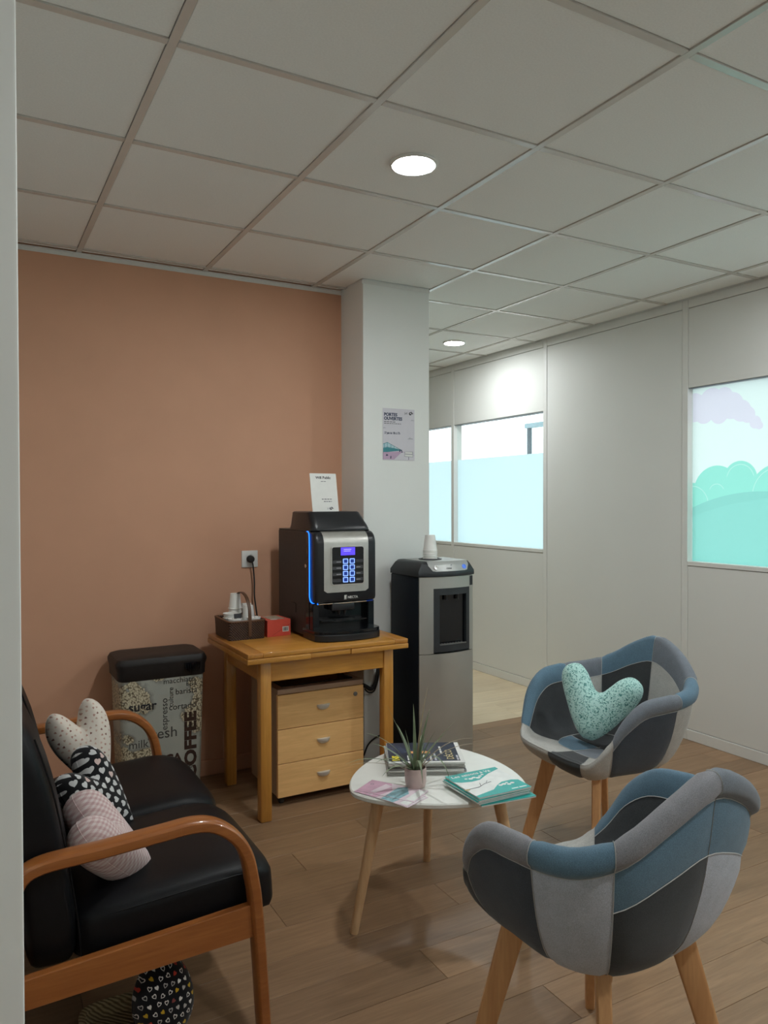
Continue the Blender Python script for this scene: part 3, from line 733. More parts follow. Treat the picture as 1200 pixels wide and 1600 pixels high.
# ------------------------------------------------------------------ draw-leaf wooden table
TX0, TX1, TY0, TY1 = .576, 1.372, 1.14, 1.75
tb = thing('wooden_table', 'small honey-coloured wooden draw-leaf table carrying the coffee machine', 'table', (.97, 1.45, 0))
def tp(mb, name, mat): return mb.build(name, mat, tb, loc=(-.97, -1.45, 0))
tp(MB().box(TX0+.07, TX1-.07, TY0, TY1, .729, .75, .003, 2), 'tabletop', 'table_wood_x')
tp(MB().box(TX0, TX0+.0698, TY0, TY1, .729, .75, .003, 2), 'breadboard_end', 'table_wood_y')
tp(MB().box(TX1-.0698, TX1, TY0, TY1, .729, .75, .003, 2), 'breadboard_end', 'table_wood_y')
tp(MB().box(TX0-.002, .869, TY0-.002, TY1+.002, .704, .7275, .003, 2), 'pull_out_leaf', 'table_wood_x')
tp(MB().box(.8705, 1.0685, TY0+.004, TY1-.004, .706, .7275, .002, 2), 'middle_board', 'table_wood_x')
tp(MB().box(1.07, TX1+.002, TY0-.002, TY1+.002, .704, .7275, .003, 2), 'pull_out_leaf', 'table_wood_x')
for x in (.641, 1.255):
    for y in (1.165, 1.66):
        tp(MB().box(x, x+.052, y, y+.052, 0, .704, .007, 2), 'leg', 'table_wood_z')
tp(MB().box(.693, 1.255, 1.172, 1.194, .615, .704, .002, 1), 'apron', 'table_wood_x')
tp(MB().box(.693, 1.255, 1.683, 1.705, .615, .704, .002, 1), 'apron', 'table_wood_x')
for x in (.648, 1.278): tp(MB().box(x, x+.022, 1.217, 1.66, .615, .704, .002, 1), 'apron', 'table_wood_y')

# ------------------------------------------------------------------ drawer pedestal
dp = thing('drawer_pedestal', 'beech three-drawer pedestal on castors under the wooden table', 'drawer unit', (.985, 1.48, 0))
def dpp(mb, name, mat, parent=None): return mb.build(name, mat, parent or dp, loc=(0, 0, 0) if parent else (-.985, -1.48, 0))
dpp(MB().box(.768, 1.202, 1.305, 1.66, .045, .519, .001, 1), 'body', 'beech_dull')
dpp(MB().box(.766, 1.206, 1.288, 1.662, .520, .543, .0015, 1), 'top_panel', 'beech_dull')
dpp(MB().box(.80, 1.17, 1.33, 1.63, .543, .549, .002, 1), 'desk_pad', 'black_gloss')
for k, (z0, z1) in enumerate(((.360, .517), (.201, .357), (.045, .198))):
    d_ = dpp(MB().box(.765, 1.206, 1.285, 1.304, z0, z1, .0015, 1), 'drawer', 'beech_x')
    zc = z0+(z1-z0)*.50; hx = .985+.008
    m = MB(); P = []
    for i in range(13):
        a = PI*i/12
        row = []
        for j in range(6):
            b_ = PI/2*j/5
            row.append((hx-.033*math.cos(a), 1.285-.019*math.sin(a)*math.cos(b_), zc+.012-.026*math.sin(a)**.8*math.sin(b_)))
        P.append(row)
    m.grid(P)
    m.prism([(hx-.033*math.cos(PI*i/12), 1.285-.019*math.sin(PI*i/12)) for i in range(13)], zc+.010, zc+.0125)
    dpp(m, 'handle', 'handle_satin', d_)
    if k == 0: dpp(MB().lathe([(0, 0), (.0105, 0), (.0105, .003), (.0085, .004), (0, .003)], 20, mat=Matrix.Translation((1.162, 1.285, .478)) @ Matrix.Rotation(PI/2, 4, 'X')).box(1.161, 1.163, 1.2805, 1.282, .474, .482), 'lock', 'steel_grey', d_)
for x in (.80, 1.17):
    for y in (1.34, 1.62):
        dpp(MB().lathe([(0, -.011), (.016, -.011), (.021, -.006), (.021, .006), (.016, .011), (0, .011)], 16, mat=Matrix.Translation((x, y, .021)) @ Matrix.Rotation(PI/2, 4, 'Y')).box(x-.013, x+.013, y-.013, y+.013, .036, .046), 'castor', 'rubber')

# ------------------------------------------------------------------ coffee machine
MX0, MX1 = .945, 1.272; TZ = .75
cm = thing('coffee_machine', 'black and silver bean-to-cup coffee machine with blue lights on the wooden table', 'coffee machine', (1.11, 1.5, TZ))
def cmp_(mb, name, mat, parent=None, angle=35): return mb.build(name, mat, parent or cm, angle, (0, 0, 0) if parent else (-1.11, -1.5, -TZ))
body = cmp_(MB().box(MX0, MX1, 1.335, 1.735, TZ+.012, 1.262, .004, 1), 'body', 'machine_side')
cmp_(MB().box(MX0+.002, MX1-.002, 1.34, 1.735, 1.2625, 1.268, .002, 1), 'top_plate', 'black_plastic', body)
cmp_(MB().tube([(MX0-.001, 1.50, .86), (MX0-.001, 1.50, .9), (MX0-.001, 1.505, .905), (MX0-.001, 1.56, .905)], .0012, 6), 'side_groove', 'black_gloss', body)
cmp_(MB().box(MX0-.0012, MX0+.002, 1.336, 1.372, .80, 1.258, .0005, 1), 'side_strip', 'black_gloss', body)
cmp_(MB().lathe([(0, 0), (.0095, 0), (.0095, .003), (.006, .005), (0, .005)], 16, mat=Matrix.Translation((MX0-.001, 1.372, 1.098)) @ Matrix.Rotation(-PI/2, 4, 'Y')), 'side_lock', 'chrome', body)
# door: a slab whose top rolls back
prof = [(1.334, .932), (1.29, .926), (1.276, .932), (1.272, .944)]+[(1.272+.055*(1-math.cos(a)), 1.205+.058*math.sin(a)) for a in [PI/2*k/8 for k in range(9)]]+[(1.334, 1.263)]
DX0, DX1 = .949, 1.272
m = MB(); NX = 14
def dslice(x):
    e = min(x-DX0, DX1-x); k = max(0, 1-e/.02); ins = .016*(1-math.sqrt(max(0, 1-k*k)))
    return [(x, 1.334-(1.334-y)*(1-ins/.075), .926+ins*.5+(z-.926)*(1-ins/.338)) for y, z in prof]
xs = [DX0+.02*(1-math.cos(PI/2*k/5)) for k in range(6)]+[DX0+.02+(DX1-DX0-.04)*k/6 for k in range(1, 6)]+[DX1-.02*(1-math.cos(PI/2*k/5)) for k in range(5, -1, -1)]
P = [dslice(x) for x in xs]; m.grid(P, flip=True); n_ = len(prof)
m.f.append(list(range(n_))[::-1]); m.mi.append(0); m.f.append([(len(xs)-1)*n_+i for i in range(n_)]); m.mi.append(0)
door = cmp_(m, 'door', 'black_plastic')
# silver fascia following the door
prof2 = [(1.2705, z) for z in (.975, 1.0, 1.05, 1.10, 1.15, 1.205)]+[(1.2705+.055*(1-math.cos(a)), 1.205+.0595*math.sin(a)) for a in [PI/2*k/8 for k in range(1, 9)]]
m = MB(); cols = []
for x in [.992+.235*k/14 for k in range(15)]:
    e = min(x-.992, 1.227-x); dz = .014*(1-math.sqrt(max(0, 1-max(0, 1-e/.014)**2)))
    cols.append([(x, y-.0012, max(z, .972+dz)) for y, z in prof2])
m.grid(cols, flip=True); fascia = cmp_(m, 'fascia', 'silver', door)
ro = rrect(1.028, 1.203, 1.009, 1.193, .012); ri = rrect(1.032, 1.199, 1.013, 1.189, .010)
m = MB(); n_ = len(ro)
m.add([(p[0], 1.2655, p[1]) for p in ro]+[(p[0], 1.2655, p[1]) for p in ri]+[(p[0], 1.2695, p[1]) for p in ro], [(i, n_+i, n_+(i+1) % n_, (i+1) % n_) for i in range(n_)]+[(i, (i+1) % n_, 2*n_+(i+1) % n_, 2*n_+i) for i in range(n_)])
cmp_(m, 'bezel', 'chrome', door)
cmp_(MB().prism(ri, 1.2662, 1.269, 'y'), 'control_panel', 'black_gloss', door)
cmp_(MB().box(1.078, 1.153, 1.2652, 1.2664, 1.150, 1.187), 'display', 'screen_violet', door)
for k in range(2): cmp_(MB().box(1.093, 1.133-.004*k, 1.2649, 1.2653, 1.176-.008*k, 1.179-.008*k), 'display_text', 'screen_text', door)
for r_ in range(4):
    zc = 1.1215-.0293*r_
    for x in (1.1025, 1.1375):
        a, b_ = rrect(x-.0135, x+.0135, zc-.0125, zc+.0125, .004), rrect(x-.0092, x+.0092, zc-.0084, zc+.0084, .002); n_ = len(a)
        cmp_(MB().add([(p[0], 1.2646, p[1]) for p in a]+[(p[0], 1.2646, p[1]) for p in b_]+[(p[0], 1.2662, p[1]) for p in a], [(i, n_+i, n_+(i+1) % n_, (i+1) % n_) for i in range(n_)]+[(i, (i+1) % n_, 2*n_+(i+1) % n_, 2*n_+i) for i in range(n_)]), 'button_ring', 'led_ring', door)
        cmp_(MB().prism(b_, 1.2652, 1.2664, 'y'), 'button', 'led_key', door)
    cmp_(MB().box(1.035, 1.082, 1.2656, 1.2664, zc-.009, zc+.005), 'selection_label', 'label_dark', door)
    cmp_(MB().box(1.158, 1.196, 1.2656, 1.2664, zc-.007, zc+.007), 'selection_label', 'label_dark', door)
    if r_ < 3: cmp_(MB().box(1.055, 1.080, 1.2652, 1.2657, zc-.004, zc-.001), 'selection_text', 'ink_pale', door)
    if r_ > 0: cmp_(MB().box(1.160, 1.182, 1.2652, 1.2657, zc-.002, zc+.001), 'selection_text', 'ink_pale', door)
m = MB()
for a in (0, 1): m.box(1.099+.006*a, 1.103+.006*a, 1.2712, 1.272, .943, .957)
m.box(1.099, 1.112, 1.2712, 1.272, .9575, .9595).box(1.0975, 1.110, 1.2712, 1.272, .9395, .9415)
cmp_(m, 'logo_mark', 'paper', door)
t_ = text('NECTA', .0165, 'paper', door, (1.1165-1.11, 1.2715-1.5, .943-TZ), bold=.0002); t_.location = (1.1165, 1.2715, .943)
led = crom([(.953, 1.385, 1.2635), (.947, 1.352, 1.2615), (.9445, 1.335, 1.252), (.944, 1.331, 1.235), (.944, 1.329, 1.18)], 5)+[Vector((.944, 1.329, z)) for z in (1.1, 1.0, .955)]+crom([(.944, 1.328, .952), (.946, 1.322, .934), (.954, 1.310, .924), (.972, 1.295, .921)], 5)
cmp_(MB().tube(led, .0029, 8), 'light_strip', 'led_blue', door)
cmp_(MB().tube([(.972, 1.292, .921), (1.1, 1.287, .921), (1.225, 1.289, .922)], .0026, 8), 'chrome_strip', 'chrome', door)
cmp_(MB().tube([(1.225, 1.289, .922), (1.262, 1.292, .923)], .0016, 8), 'light_strip', 'led_key', door)
# dispensing bay, spouts, tray
bay = cmp_(MB().box(MX0+.001, MX1-.001, 1.3345, 1.3365, .80, .926).box(MX0+.001, MX0+.035, 1.295, 1.335, .79, .925, .003, 1).box(MX1-.035, MX1-.001, 1.295, 1.335, .79, .925, .003, 1), 'dispensing_bay', 'black_gloss')
cmp_(MB().box(1.04, 1.16, 1.285, 1.334, .885, .924, .006, 2).lathe([(.006, 0), (.012, .03)], 14, (1.085, 1.305, .862)).lathe([(.006, 0), (.012, .03)], 14, (1.115, 1.305, .862)), 'spout', 'black_plastic', bay)
cmp_(MB().prism([(.985, 1.333), (.985, 1.285), (1.05, 1.265), (1.17, 1.265), (1.225, 1.285), (1.225, 1.333)], .835, .842, 'z', .002), 'cup_rest', 'black_gloss', bay)
m = MB()
for k in range(6): m.box(1.06, 1.16, 1.275+.008*k, 1.277+.008*k, .8425, .844)
cmp_(m, 'grate', 'dark_metal', bay)
arc = [(MX0-.004, 1.40), (MX0-.004, 1.262), (.958, 1.238), (.985, 1.222)]+[(.985+.26*k/8, 1.222-.022*math.sin(PI*k/8)) for k in range(1, 8)]+[(1.245, 1.222), (1.272, 1.240), (1.284, 1.262), (1.284, 1.40)]
cmp_(MB().prism(arc, TZ+.002, TZ+.034, 'z', .003), 'drip_tray', 'black_plastic')
cmp_(MB().prism([(x*1. if False else 1.11+(x-1.11)*1.0, y+.006) for x, y in arc], TZ+.034, TZ+.05, 'z', .003), 'tray_cover', 'black_gloss')
# bean hopper
lo = rrect(.952, 1.262, 1.312, 1.615, .03, 4); mid = rrect(.955, 1.257, 1.320, 1.61, .03, 4); hi = rrect(.958, 1.236, 1.362, 1.60, .035, 4); hi2 = rrect(.966, 1.228, 1.37, 1.592, .03, 4)
m = MB(); n_ = len(lo)
rings = [(lo, 1.268), (lo, 1.274), (mid, 1.29), (hi, 1.352), (hi2, 1.3565)]
m.add([(p[0], p[1], z) for r, z in rings for p in r], [(k*n_+i, k*n_+(i+1) % n_, (k+1)*n_+(i+1) % n_, (k+1)*n_+i) for k in range(4) for i in range(n_)]+[[4*n_+i for i in range(n_)]])
cmp_(m, 'bean_hopper', 'black_plastic')
# ------------------------------------------------------------------ wifi card in an L-shaped holder
wc = thing('wifi_card', 'white public wifi card standing on top of the coffee machine', 'sign', (1.06, 1.395, 1.357), rot=(math.radians(-11), 0, 0))
holder = MB().prism([(0, 0), (.0012, 0), (.0012, .189), (0, .189)], -.07, .07, 'x').build('card', 'paper', wc)
MB().prism([(.0013, 0), (.07, 0.0135), (.07, .0145), (.0013, .0012)], -.068, .068, 'x').build('holder_foot', 'paper_grey', wc)
text('Wifi Public', .0185, 'ink', wc, (0, -.0004, .162), align='CENTER', bold=.0003)
def strokes(parent, x, y, z, w, h, mat='ink_grey', seed=1):
    # one line of print too small to read: a row of word-length dashes
    rr = random.Random(seed); m = MB(); e = x+w
    while x < e-.002:
        d = min(e-x, h*rr.uniform(1.6, 4.2)); m.box(x, x+d, y-.0002, y, z, z+h); x += d+h*.8
    return m.build('small_print', mat, parent)
def leaf_logo(parent, x, y, z, s, mat='ink'):
    m = MB()
    for cx, cz, r in ((0, 0, .5), (.45, .42, .28), (.85, .1, .25)):
        pts = [(x+s*(cx+r*math.cos(2*PI*k/14)), z+s*(cz+r*math.sin(2*PI*k/14))) for k in range(14)]
        pin = [(x+s*(cx+.1+r*.45*math.cos(2*PI*k/14)), z+s*(cz+.1+r*.45*math.sin(2*PI*k/14))) for k in range(14)]
        m.add([(p[0], y, p[1]) for p in pts+pin], [(k, (k+1) % 14, 14+(k+1) % 14, 14+k) for k in range(14)])
    return m.build('logo', mat, parent)
strokes(wc, -.014, -.0003, .1475, .03, .003, seed=2); strokes(wc, -.016, -.0003, .0585, .052, .0042, seed=3); strokes(wc, -.006, -.0003, .047, .042, .0042, seed=4)
leaf_logo(wc, .028, -.0006, .014, .013)
text('Jall', .012, 'ink_pale', wc, (.008, -.0004, .011), name='logo_text')

# ------------------------------------------------------------------ poster on the column
po = thing('poster', 'lilac open-day poster with a teal building, taped to the white column', 'poster', (1.588, 1.5985, 1.628))
MB().box(-.099, .099, -.0006, .0006, 0, .279).build('sheet', 'poster_paper', po)
ey = -.0012
text('PORTES', .0235, 'ink_navy', po, (-.092, ey, .238), bold=.0009)
text('OUVERTES', .0235, 'ink_navy', po, (-.092, ey, .2165), bold=.0009)
strokes(po, -.092, ey, .2045, .07, .0042, seed=5); strokes(po, -.092, ey, .1955, .105, .0038, seed=6)
text('27 juin de 10h à 17h', .0165, 'ink_navy', po, (-.09, ey, .141), bold=.0003, sx=.72)
text('Jall', .016, 'ink_grey', po, (.036, ey, .252), name='logo_text')
leaf_logo(po, .072, ey, .256, .017)
def flat(name, pts, mat, y=ey, parent=None): return MB().add([(p[0], y, p[1]) for p in pts], [list(range(len(pts)))]).build(name, mat, parent or po)
def cloud(x, z, s):
    flat('printed_cloud', [(x-s, z), (x+s, z), (x+s*.7, z+s*.35), (x+s*.2, z+s*.3), (x-.1*s, z+.6*s), (x-s*.5, z+s*.35)], 'ink_pale')
cloud(.085, .218, .012); cloud(-.09, .171, .01); cloud(.072, .116, .018)
flat('printed_ground', [(-.099, .004), (.099, .004), (.099, .03), (.03, .048), (-.099, .043)], 'ink_lilac', -.0009)
flat('printed_path', [(-.03, .004), (.099, .004), (.099, .028), (.02, .046)], 'poster_paper', -.0011)
flat('printed_wall', [(-.098, .042), (-.072, .043), (.02, .054), (.0, .058), (-.072, .068), (-.098, .062)], 'ink_teal')
flat('printed_glass', [(-.098, .062), (-.072, .068), (.0, .058), (-.072, .094), (-.098, .086)], 'ink_sky', -.0011)
for (a, b_) in (((-.098, .064), (-.072, .07)), ((-.098, .086), (-.072, .095)), ((-.072, .095), (.01, .058)), ((-.072, .07), (.005, .058)), ((-.09, .064), (-.09, .089)), ((-.05, .066), (-.05, .085)), ((-.03, .062), (-.03, .077)), ((-.072, .044), (-.072, .095))):
    d_ = Vector((b_[0]-a[0], b_[1]-a[1])).normalized(); q = (-d_.y*.0012, d_.x*.0012)
    flat('printed_line', [(a[0]+q[0], a[1]+q[1]), (b_[0]+q[0], b_[1]+q[1]), (b_[0]-q[0], b_[1]-q[1]), (a[0]-q[0], a[1]-q[1])], 'ink_teal', -.0014)
flat('printed_sign', [(.034, .02), (.09, .018), (.09, .05), (.034, .048)], 'ink_pale'); flat('printed_sign', [(.038, .024), (.086, .022), (.086, .031), (.038, .032)], 'paper', -.0015)
flat('printed_sign', [(.04, .038), (.084, .037), (.084, .046), (.04, .046)], 'paper', -.0015); flat('printed_post', [(.060, .004), (.063, .004), (.063, .02), (.060, .02)], 'ink_navy')
flat('printed_figure', [(-.082, .022), (-.066, .024), (-.07, .03), (-.078, .032)], 'ink_navy', -.0015); flat('printed_figure', [(-.054, .008), (-.048, .008), (-.047, .022), (-.053, .022)], 'ink_navy', -.0015)
for x_, z_ in ((.005, .046), (.016, .05), (.019, .042), (.008, .052)): flat('printed_tree', [(x_-.004, z_), (x_+.004, z_), (x_+.003, z_+.007), (x_-.002, z_+.009)], 'ink_navy', -.0015)

# ------------------------------------------------------------------ water cooler
wcool = thing('water_cooler', 'tall black and silver water dispenser standing in front of the white column', 'water cooler', (1.665, 1.38, 0))
CX0, CX1, CYF, CYB = 1.498, 1.83, 1.25, 1.53
def wp(mb, name, mat, parent=None, angle=35): return mb.build(name, mat, parent or wcool, angle, (0, 0, 0) if parent else (-1.665, -1.38, 0))
def front_y(x): u = (x-(CX0+CX1)/2)/((CX1-CX0)/2); return CYF-.032*(1-u*u)
cb_ = wp(MB().box(CX0, CX1, CYF+.004, CYB, .012, 1.026, .006, 2), 'body', 'cooler_black')
wp(MB().box(CX0+.02, CX1-.02, CYF+.03, CYB-.02, 0, .014), 'plinth', 'rubber')
def curved(x0, x1, z0, z1, off=0., n=14, th=.004):
    m = MB(); xs = [x0+(x1-x0)*k/n for k in range(n+1)]
    o = [(x, front_y(x)-off) for x in xs]+[(x, front_y(x)-off+th) for x in xs[::-1]]
    return m.prism(o, z0, z1, 'z')
NX0, NX1, NZ0, NZ1 = 1.573, 1.800, .645, .966
wp(curved(CX0+.004, CX1-.002, .016, .636, 0, th=.03), 'lower_panel', 'silver_panel')
wp(curved(CX0+.004, NX0, .639, 1.024, 0, th=.03), 'front_stile', 'silver_panel')
wp(curved(NX1, CX1-.002, .639, 1.024, 0, 4, th=.03), 'front_stile', 'silver_panel')
wp(curved(NX0, NX1, NZ1, 1.024, 0, th=.03), 'front_header', 'silver_panel')
a_, b_ = .034, .024
nf = wp(curved(NX0, NX0+a_, NZ0, NZ1, -.001, 4, .02), 'niche_frame', 'cooler_frame')
wp(curved(NX1-b_, NX1, NZ0, NZ1, -.001, 4, .02), 'niche_frame', 'cooler_frame')
wp(curved(NX0+a_, NX1-b_, NZ1-.034, NZ1, -.001, 8, .02), 'niche_frame', 'cooler_frame')
wp(curved(NX0+a_, NX1-b_, NZ0, NZ0+.034, -.001, 8, .02), 'niche_frame', 'cooler_frame')
wp(MB().box(NX0+a_-.01, NX1-b_+.01, CYF+.001, CYF+.0035, NZ0, NZ1), 'niche_back', 'black_gloss')
wp(MB().tube([(1.655, CYF-.012, .93), (1.655, CYF-.012, .905)], .006, 10).tube([(1.725, CYF-.012, .93), (1.725, CYF-.012, .905)], .006, 10), 'nozzle', 'dark_metal')
m = MB()
for k in range(9): m.box(1.615+.017*k, 1.621+.017*k, CYF-.024, CYF, .6795, .683)
m.box(1.61, 1.77, CYF-.026, CYF-.022, .679, .684)
wp(m, 'drip_grille', 'steel_grey')
wp(curved(1.802, 1.826, .972, 1.020, .0008, 3, .004), 'warning_label', 'ink')
# cap with sloping control face and chamfered shoulders
base = [(CX0-.003, CYF+.0), (CX1+.003, CYF+.0), (CX1+.003, CYB), (CX0-.003, CYB)]
def ring(ins_f, ins_s, ins_b, z, bow):
    n = 12; xs = [CX0-.003+ins_s+(CX1-CX0+.006-2*ins_s)*k/n for k in range(n+1)]
    o = [(x, CYF+ins_f-bow*(1-((x-1.664)/.17)**2), z) for x in xs]
    return o+[(xs[-1], CYB-ins_b, z), (xs[0], CYB-ins_b, z)]
R = [ring(-.004, 0, 0, 1.027, .036), ring(-.006, 0, 0, 1.034, .036), ring(-.004, .0, 0, 1.050, .036), ring(.012, .022, .014, 1.086, .034), ring(.022, .030, .03, 1.098, .032), ring(.034, .036, .04, 1.101, .03)]
m = MB(); n_ = len(R[0])
m.add([p for r in R for p in r], [(k*n_+i, k*n_+(i+1) % n_, (k+1)*n_+(i+1) % n_, (k+1)*n_+i) for k in range(len(R)-1) for i in range(n_)]+[[(len(R)-1)*n_+i for i in range(n_)], list(range(n_))[::-1]])
cap = wp(m, 'cap', 'cooler_frame')
def slope(x, k):  # point on the sloping control face, k 0..1 from lower to upper edge
    bow = .034; z0, z1 = 1.052, 1.090; y0, y1 = CYF-.0055, CYF+.0125
    return (x, y0+(y1-y0)*k-bow*(1-((x-1.664)/.17)**2)-.0022, z0+(z1-z0)*k)
m = MB(); P = []
for i in range(15):
    k = i/14; xl, xr = 1.545+.235*k, 0
    x = 1.548+.245*k
    e = min(x-1.548, 1.793-x); lo_ = .02+.75*max(0, 1-e/.025)**2
    P.append([slope(x, lo_+(1.-lo_)*j/4) for j in range(5)]+[(x, slope(x, 1)[1]+.012, 1.1018), (x, CYF+.06, 1.1025)])
m.grid(P, flip=False)
cpn = wp(m, 'control_panel', 'cooler_grey', cap)
wp(MB().prism(rrect(1.545, 1.79, CYF+.05, CYB-.055, .02), 1.1012, 1.1028, 'z'), 'top_tray', 'cooler_grey', cap)
wp(MB().lathe([(.058, 0), (.062, .004), (.052, .006), (.05, .002)], 28, (1.640, 1.365, 1.1028)), 'cup_ring', 'cooler_frame', cap)
for x, mt in ((1.585, 'chrome'), (1.757, 'key_blue')):
    p = slope(x, .5)
    wp(MB().lathe([(0, .0015), (.008, .0015), (.0095, .004), (.012, .004), (.0125, 0)], 20, mat=Matrix.Translation(p) @ Matrix.Rotation(math.radians(62), 4, 'X')), 'push_button', mt, cap)
p = slope(1.642, .3); t_ = text('canal', .016, 'ink_grey', cap, p, rot=(math.radians(63), 0, 0)); t_.location = (p[0], p[1]-.0015, p[2])
p = slope(1.668, .78); wp(MB().add([(p[0], p[1]-.002, p[2]), (p[0]+.006, p[1]-.003, p[2]-.002), (p[0]+.013, p[1]-.002, p[2]+.001), (p[0]+.006, p[1]-.002, p[2]+.003)], [(0, 1, 2, 3)]), 'logo_mark', 'ink_grey', cap)

# ------------------------------------------------------------------ paper cups
def cup_prof(r0, r1, h): return [(0, .001), (r0-.002, .001), (r0-.001, 0), (r0, .001), (r1, h-.005), (r1+.0028, h-.004), (r1+.003, h-.001), (r1, h), (r1-.001, h-.0005), (r0-.0015, .003), (0, .003)]
cup_me = {}
def cups(x, y, z, n, step, r0, r1, h, labels, group, upside=True):
    for k in range(n):
        key = (r0, r1, h)
        if key not in cup_me: cup_me[key] = MB().lathe(cup_prof(*key), 28).mesh('paper_cup', 'porcelain')
        o = link('paper_cup', cup_me[key], None, (x, y, z+(h if upside else 0)+step*k), (PI if upside else 0, 0, random.uniform(0, 3)))
        lab = labels[0] if k == n-1 else labels[1] if k == 0 else labels[2] % ('second', 'third', 'fourth', 'fifth', 'sixth')[n-2-k]
        tag(o, lab, 'cup', group)
        last = o
    return last
c_ = cups(1.640, 1.365, 1.1032, 6, .009, .026, .036, .082, ('topmost upturned paper cup of the stack on the water cooler', 'bottom paper cup of the stack on the water cooler', '%s paper cup from the top of the stack on the water cooler'), 'paper cups on the water cooler')
# ------------------------------------------------------------------ coffee bin
bn = thing('waste_bin', 'tall grey coffee-print waste bin with black lid beside the sofa', 'bin', (.315, 1.695, 0))
def bring(k, z): # rounded rectangle tapering to the floor
    return [(p[0], p[1], z) for p in rrect(-.195*k, .195*k, -.128*k, .128*k, .035*k, 5)]
zs = [(.90, 0), (.905, .004), (.95, .3), (.985, .56), (.99, .60)]
m = MB(); R = [bring(k, z) for k, z in zs]; n_ = len(R[0])
m.add([p for r in R for p in r], [(k*n_+i, k*n_+(i+1) % n_, (k+1)*n_+(i+1) % n_, (k+1)*n_+i) for k in range(len(R)-1) for i in range(n_)]+[list(range(n_))[::-1]])
bb = m.build('bin_body', 'bin_print', bn)
R = [bring(k, z) for k, z in ((1.0, .592), (1.03, .598), (1.04, .64), (1.07, .66), (1.07, .672), (1.02, .690), (.90, .697), (.55, .701))]
m = MB(); m.add([p for r in R for p in r], [(k*n_+i, k*n_+(i+1) % n_, (k+1)*n_+(i+1) % n_, (k+1)*n_+i) for k in range(len(R)-1) for i in range(n_)]+[list(range(n_))[::-1], [(len(R)-1)*n_+i for i in range(n_)]])
ld = m.build('lid', 'lid_black', bn)
MB().sweep([(p[0], p[1], .6925) for p in rrect(-.185, .185, -.118, .118, .035, 5)], [(.0012*math.cos(i*PI/2), .0012*math.sin(i*PI/2)) for i in range(4)], (0, 0, 1), closed=True).build('stitching', 'thread_grey', ld)
m = MB(); rr_ = random.Random(5)
for k in range(7): m.add([(.095+.011*k, -.137, .655), (.10+.011*k, -.143-rr_.random()*.006, .628), (.112+.008*k, -.138, .588+abs(k-3)*.009), (.106+.011*k, -.137, .655)], [(0, 1, 2, 3)])
m.build('bag_edge', 'bag_black', ld)
def bt(s_, size, x, z, mat='ink', rot=0., sx=1., bold=0.):
    k = .9+.09*z/.6; y = -.128*k-.0012
    o = text(s_, size, mat, bb, (x, y, z), rot=(Matrix.Rotation(math.radians(91.1), 3, 'X') @ Matrix.Rotation(rot, 3, 'Z')).to_euler(), sx=sx, bold=bold)
tilt = 0.
bt('sugar', .058, -.155, .455, bold=.0012); bt('macchiato', .036, .0, .565, 'ink_soft'); bt('barista', .038, .055, .510, 'ink_soft'); bt('cortado', .040, .025, .440, 'ink_soft')
bt('fresh', .070, -.075, .315, 'ink_soft'); bt('milk', .052, -.155, .285, 'ink_soft'); bt('ARABICA', .055, -.145, .195, 'ink_brown', bold=.0022)
bt('espresso', .042, .018, .350, 'ink_soft', PI/2); bt('culture', .032, .045, .455, 'ink_soft', PI/2); bt('COFFEE', .074, .150, .10, 'ink_brown', PI/2, sx=1.25, bold=.0035)
bt('latte', .042, .06, .155, 'ink_soft'); bt('bean', .026, .105, .545, 'ink_soft')

# ------------------------------------------------------------------ sugar basket, cups in it, red box
bs = thing('wicker_basket', 'dark brown woven basket with hooped handle on the wooden table', 'basket', (.69, 1.60, TZ))
bx, by, bh = .087, .115, .088
m = MB(); wall = .006
o1, o2, i1, i2 = rrect(-bx, bx, -by, by, .01, 3), rrect(-bx-.004, bx+.004, -by-.004, by+.004, .01, 3), rrect(-bx+wall, bx-wall, -by+wall, by-wall, .008, 3), rrect(-bx+wall, bx-wall, -by+wall, by-wall, .008, 3)
n_ = len(o1)
m.add([(p[0], p[1], 0) for p in o1]+[(p[0], p[1], bh) for p in o2]+[(p[0], p[1], bh) for p in i1]+[(p[0], p[1], .006) for p in i2], [(k*n_+i, k*n_+(i+1) % n_, (k+1)*n_+(i+1) % n_, (k+1)*n_+i) for k in range(3) for i in range(n_)]+[list(range(n_))[::-1], [3*n_+i for i in range(n_)]])
m.build('basket_body', 'wicker', bs)
MB().sweep([(p[0], p[1], bh) for p in rrect(-bx-.001, bx+.001, -by-.001, by+.001, .01, 3)], sup(.005, .006, 2, 8), (0, 0, 1), closed=True).build('rim', 'handle_wicker', bs)
hp = crom([(.012, -by-.004, .015), (.012, -by-.005, .09), (.012, -by+.004, .15), (.012, -.07, .195), (.012, 0, .212), (.012, .07, .195), (.012, by-.004, .15), (.012, by+.005, .09), (.012, by+.004, .015)], 6)
MB().sweep(hp, sup(.0085, .0028, 4, 10), (1, 0, 0)).build('handle', 'handle_wicker', bs)
def bcups(x, y, n, r0, r1, h, base, up, who, grp='paper cups in the brown basket', step=.009):
    for z_ in (0,):
        return cups(x, y, base, n, step, r0, r1, h, ('topmost paper cup of the '+who, 'bottom paper cup of the '+who, '%s paper cup from the top of the '+who), grp, up)
BZ = TZ+.0065
bcups(.690, 1.668, 5, .023, .032, .075, BZ+.012+.02, True, 'tallest stack inside the brown basket', step=.022)
bcups(.735, 1.600, 4, .023, .032, .075, BZ, True, 'front stack under the basket handle', step=.022)
bcups(.646, 1.605, 2, .026, .034, .055, BZ+.034, False, 'stack in the left corner of the basket', step=.02)
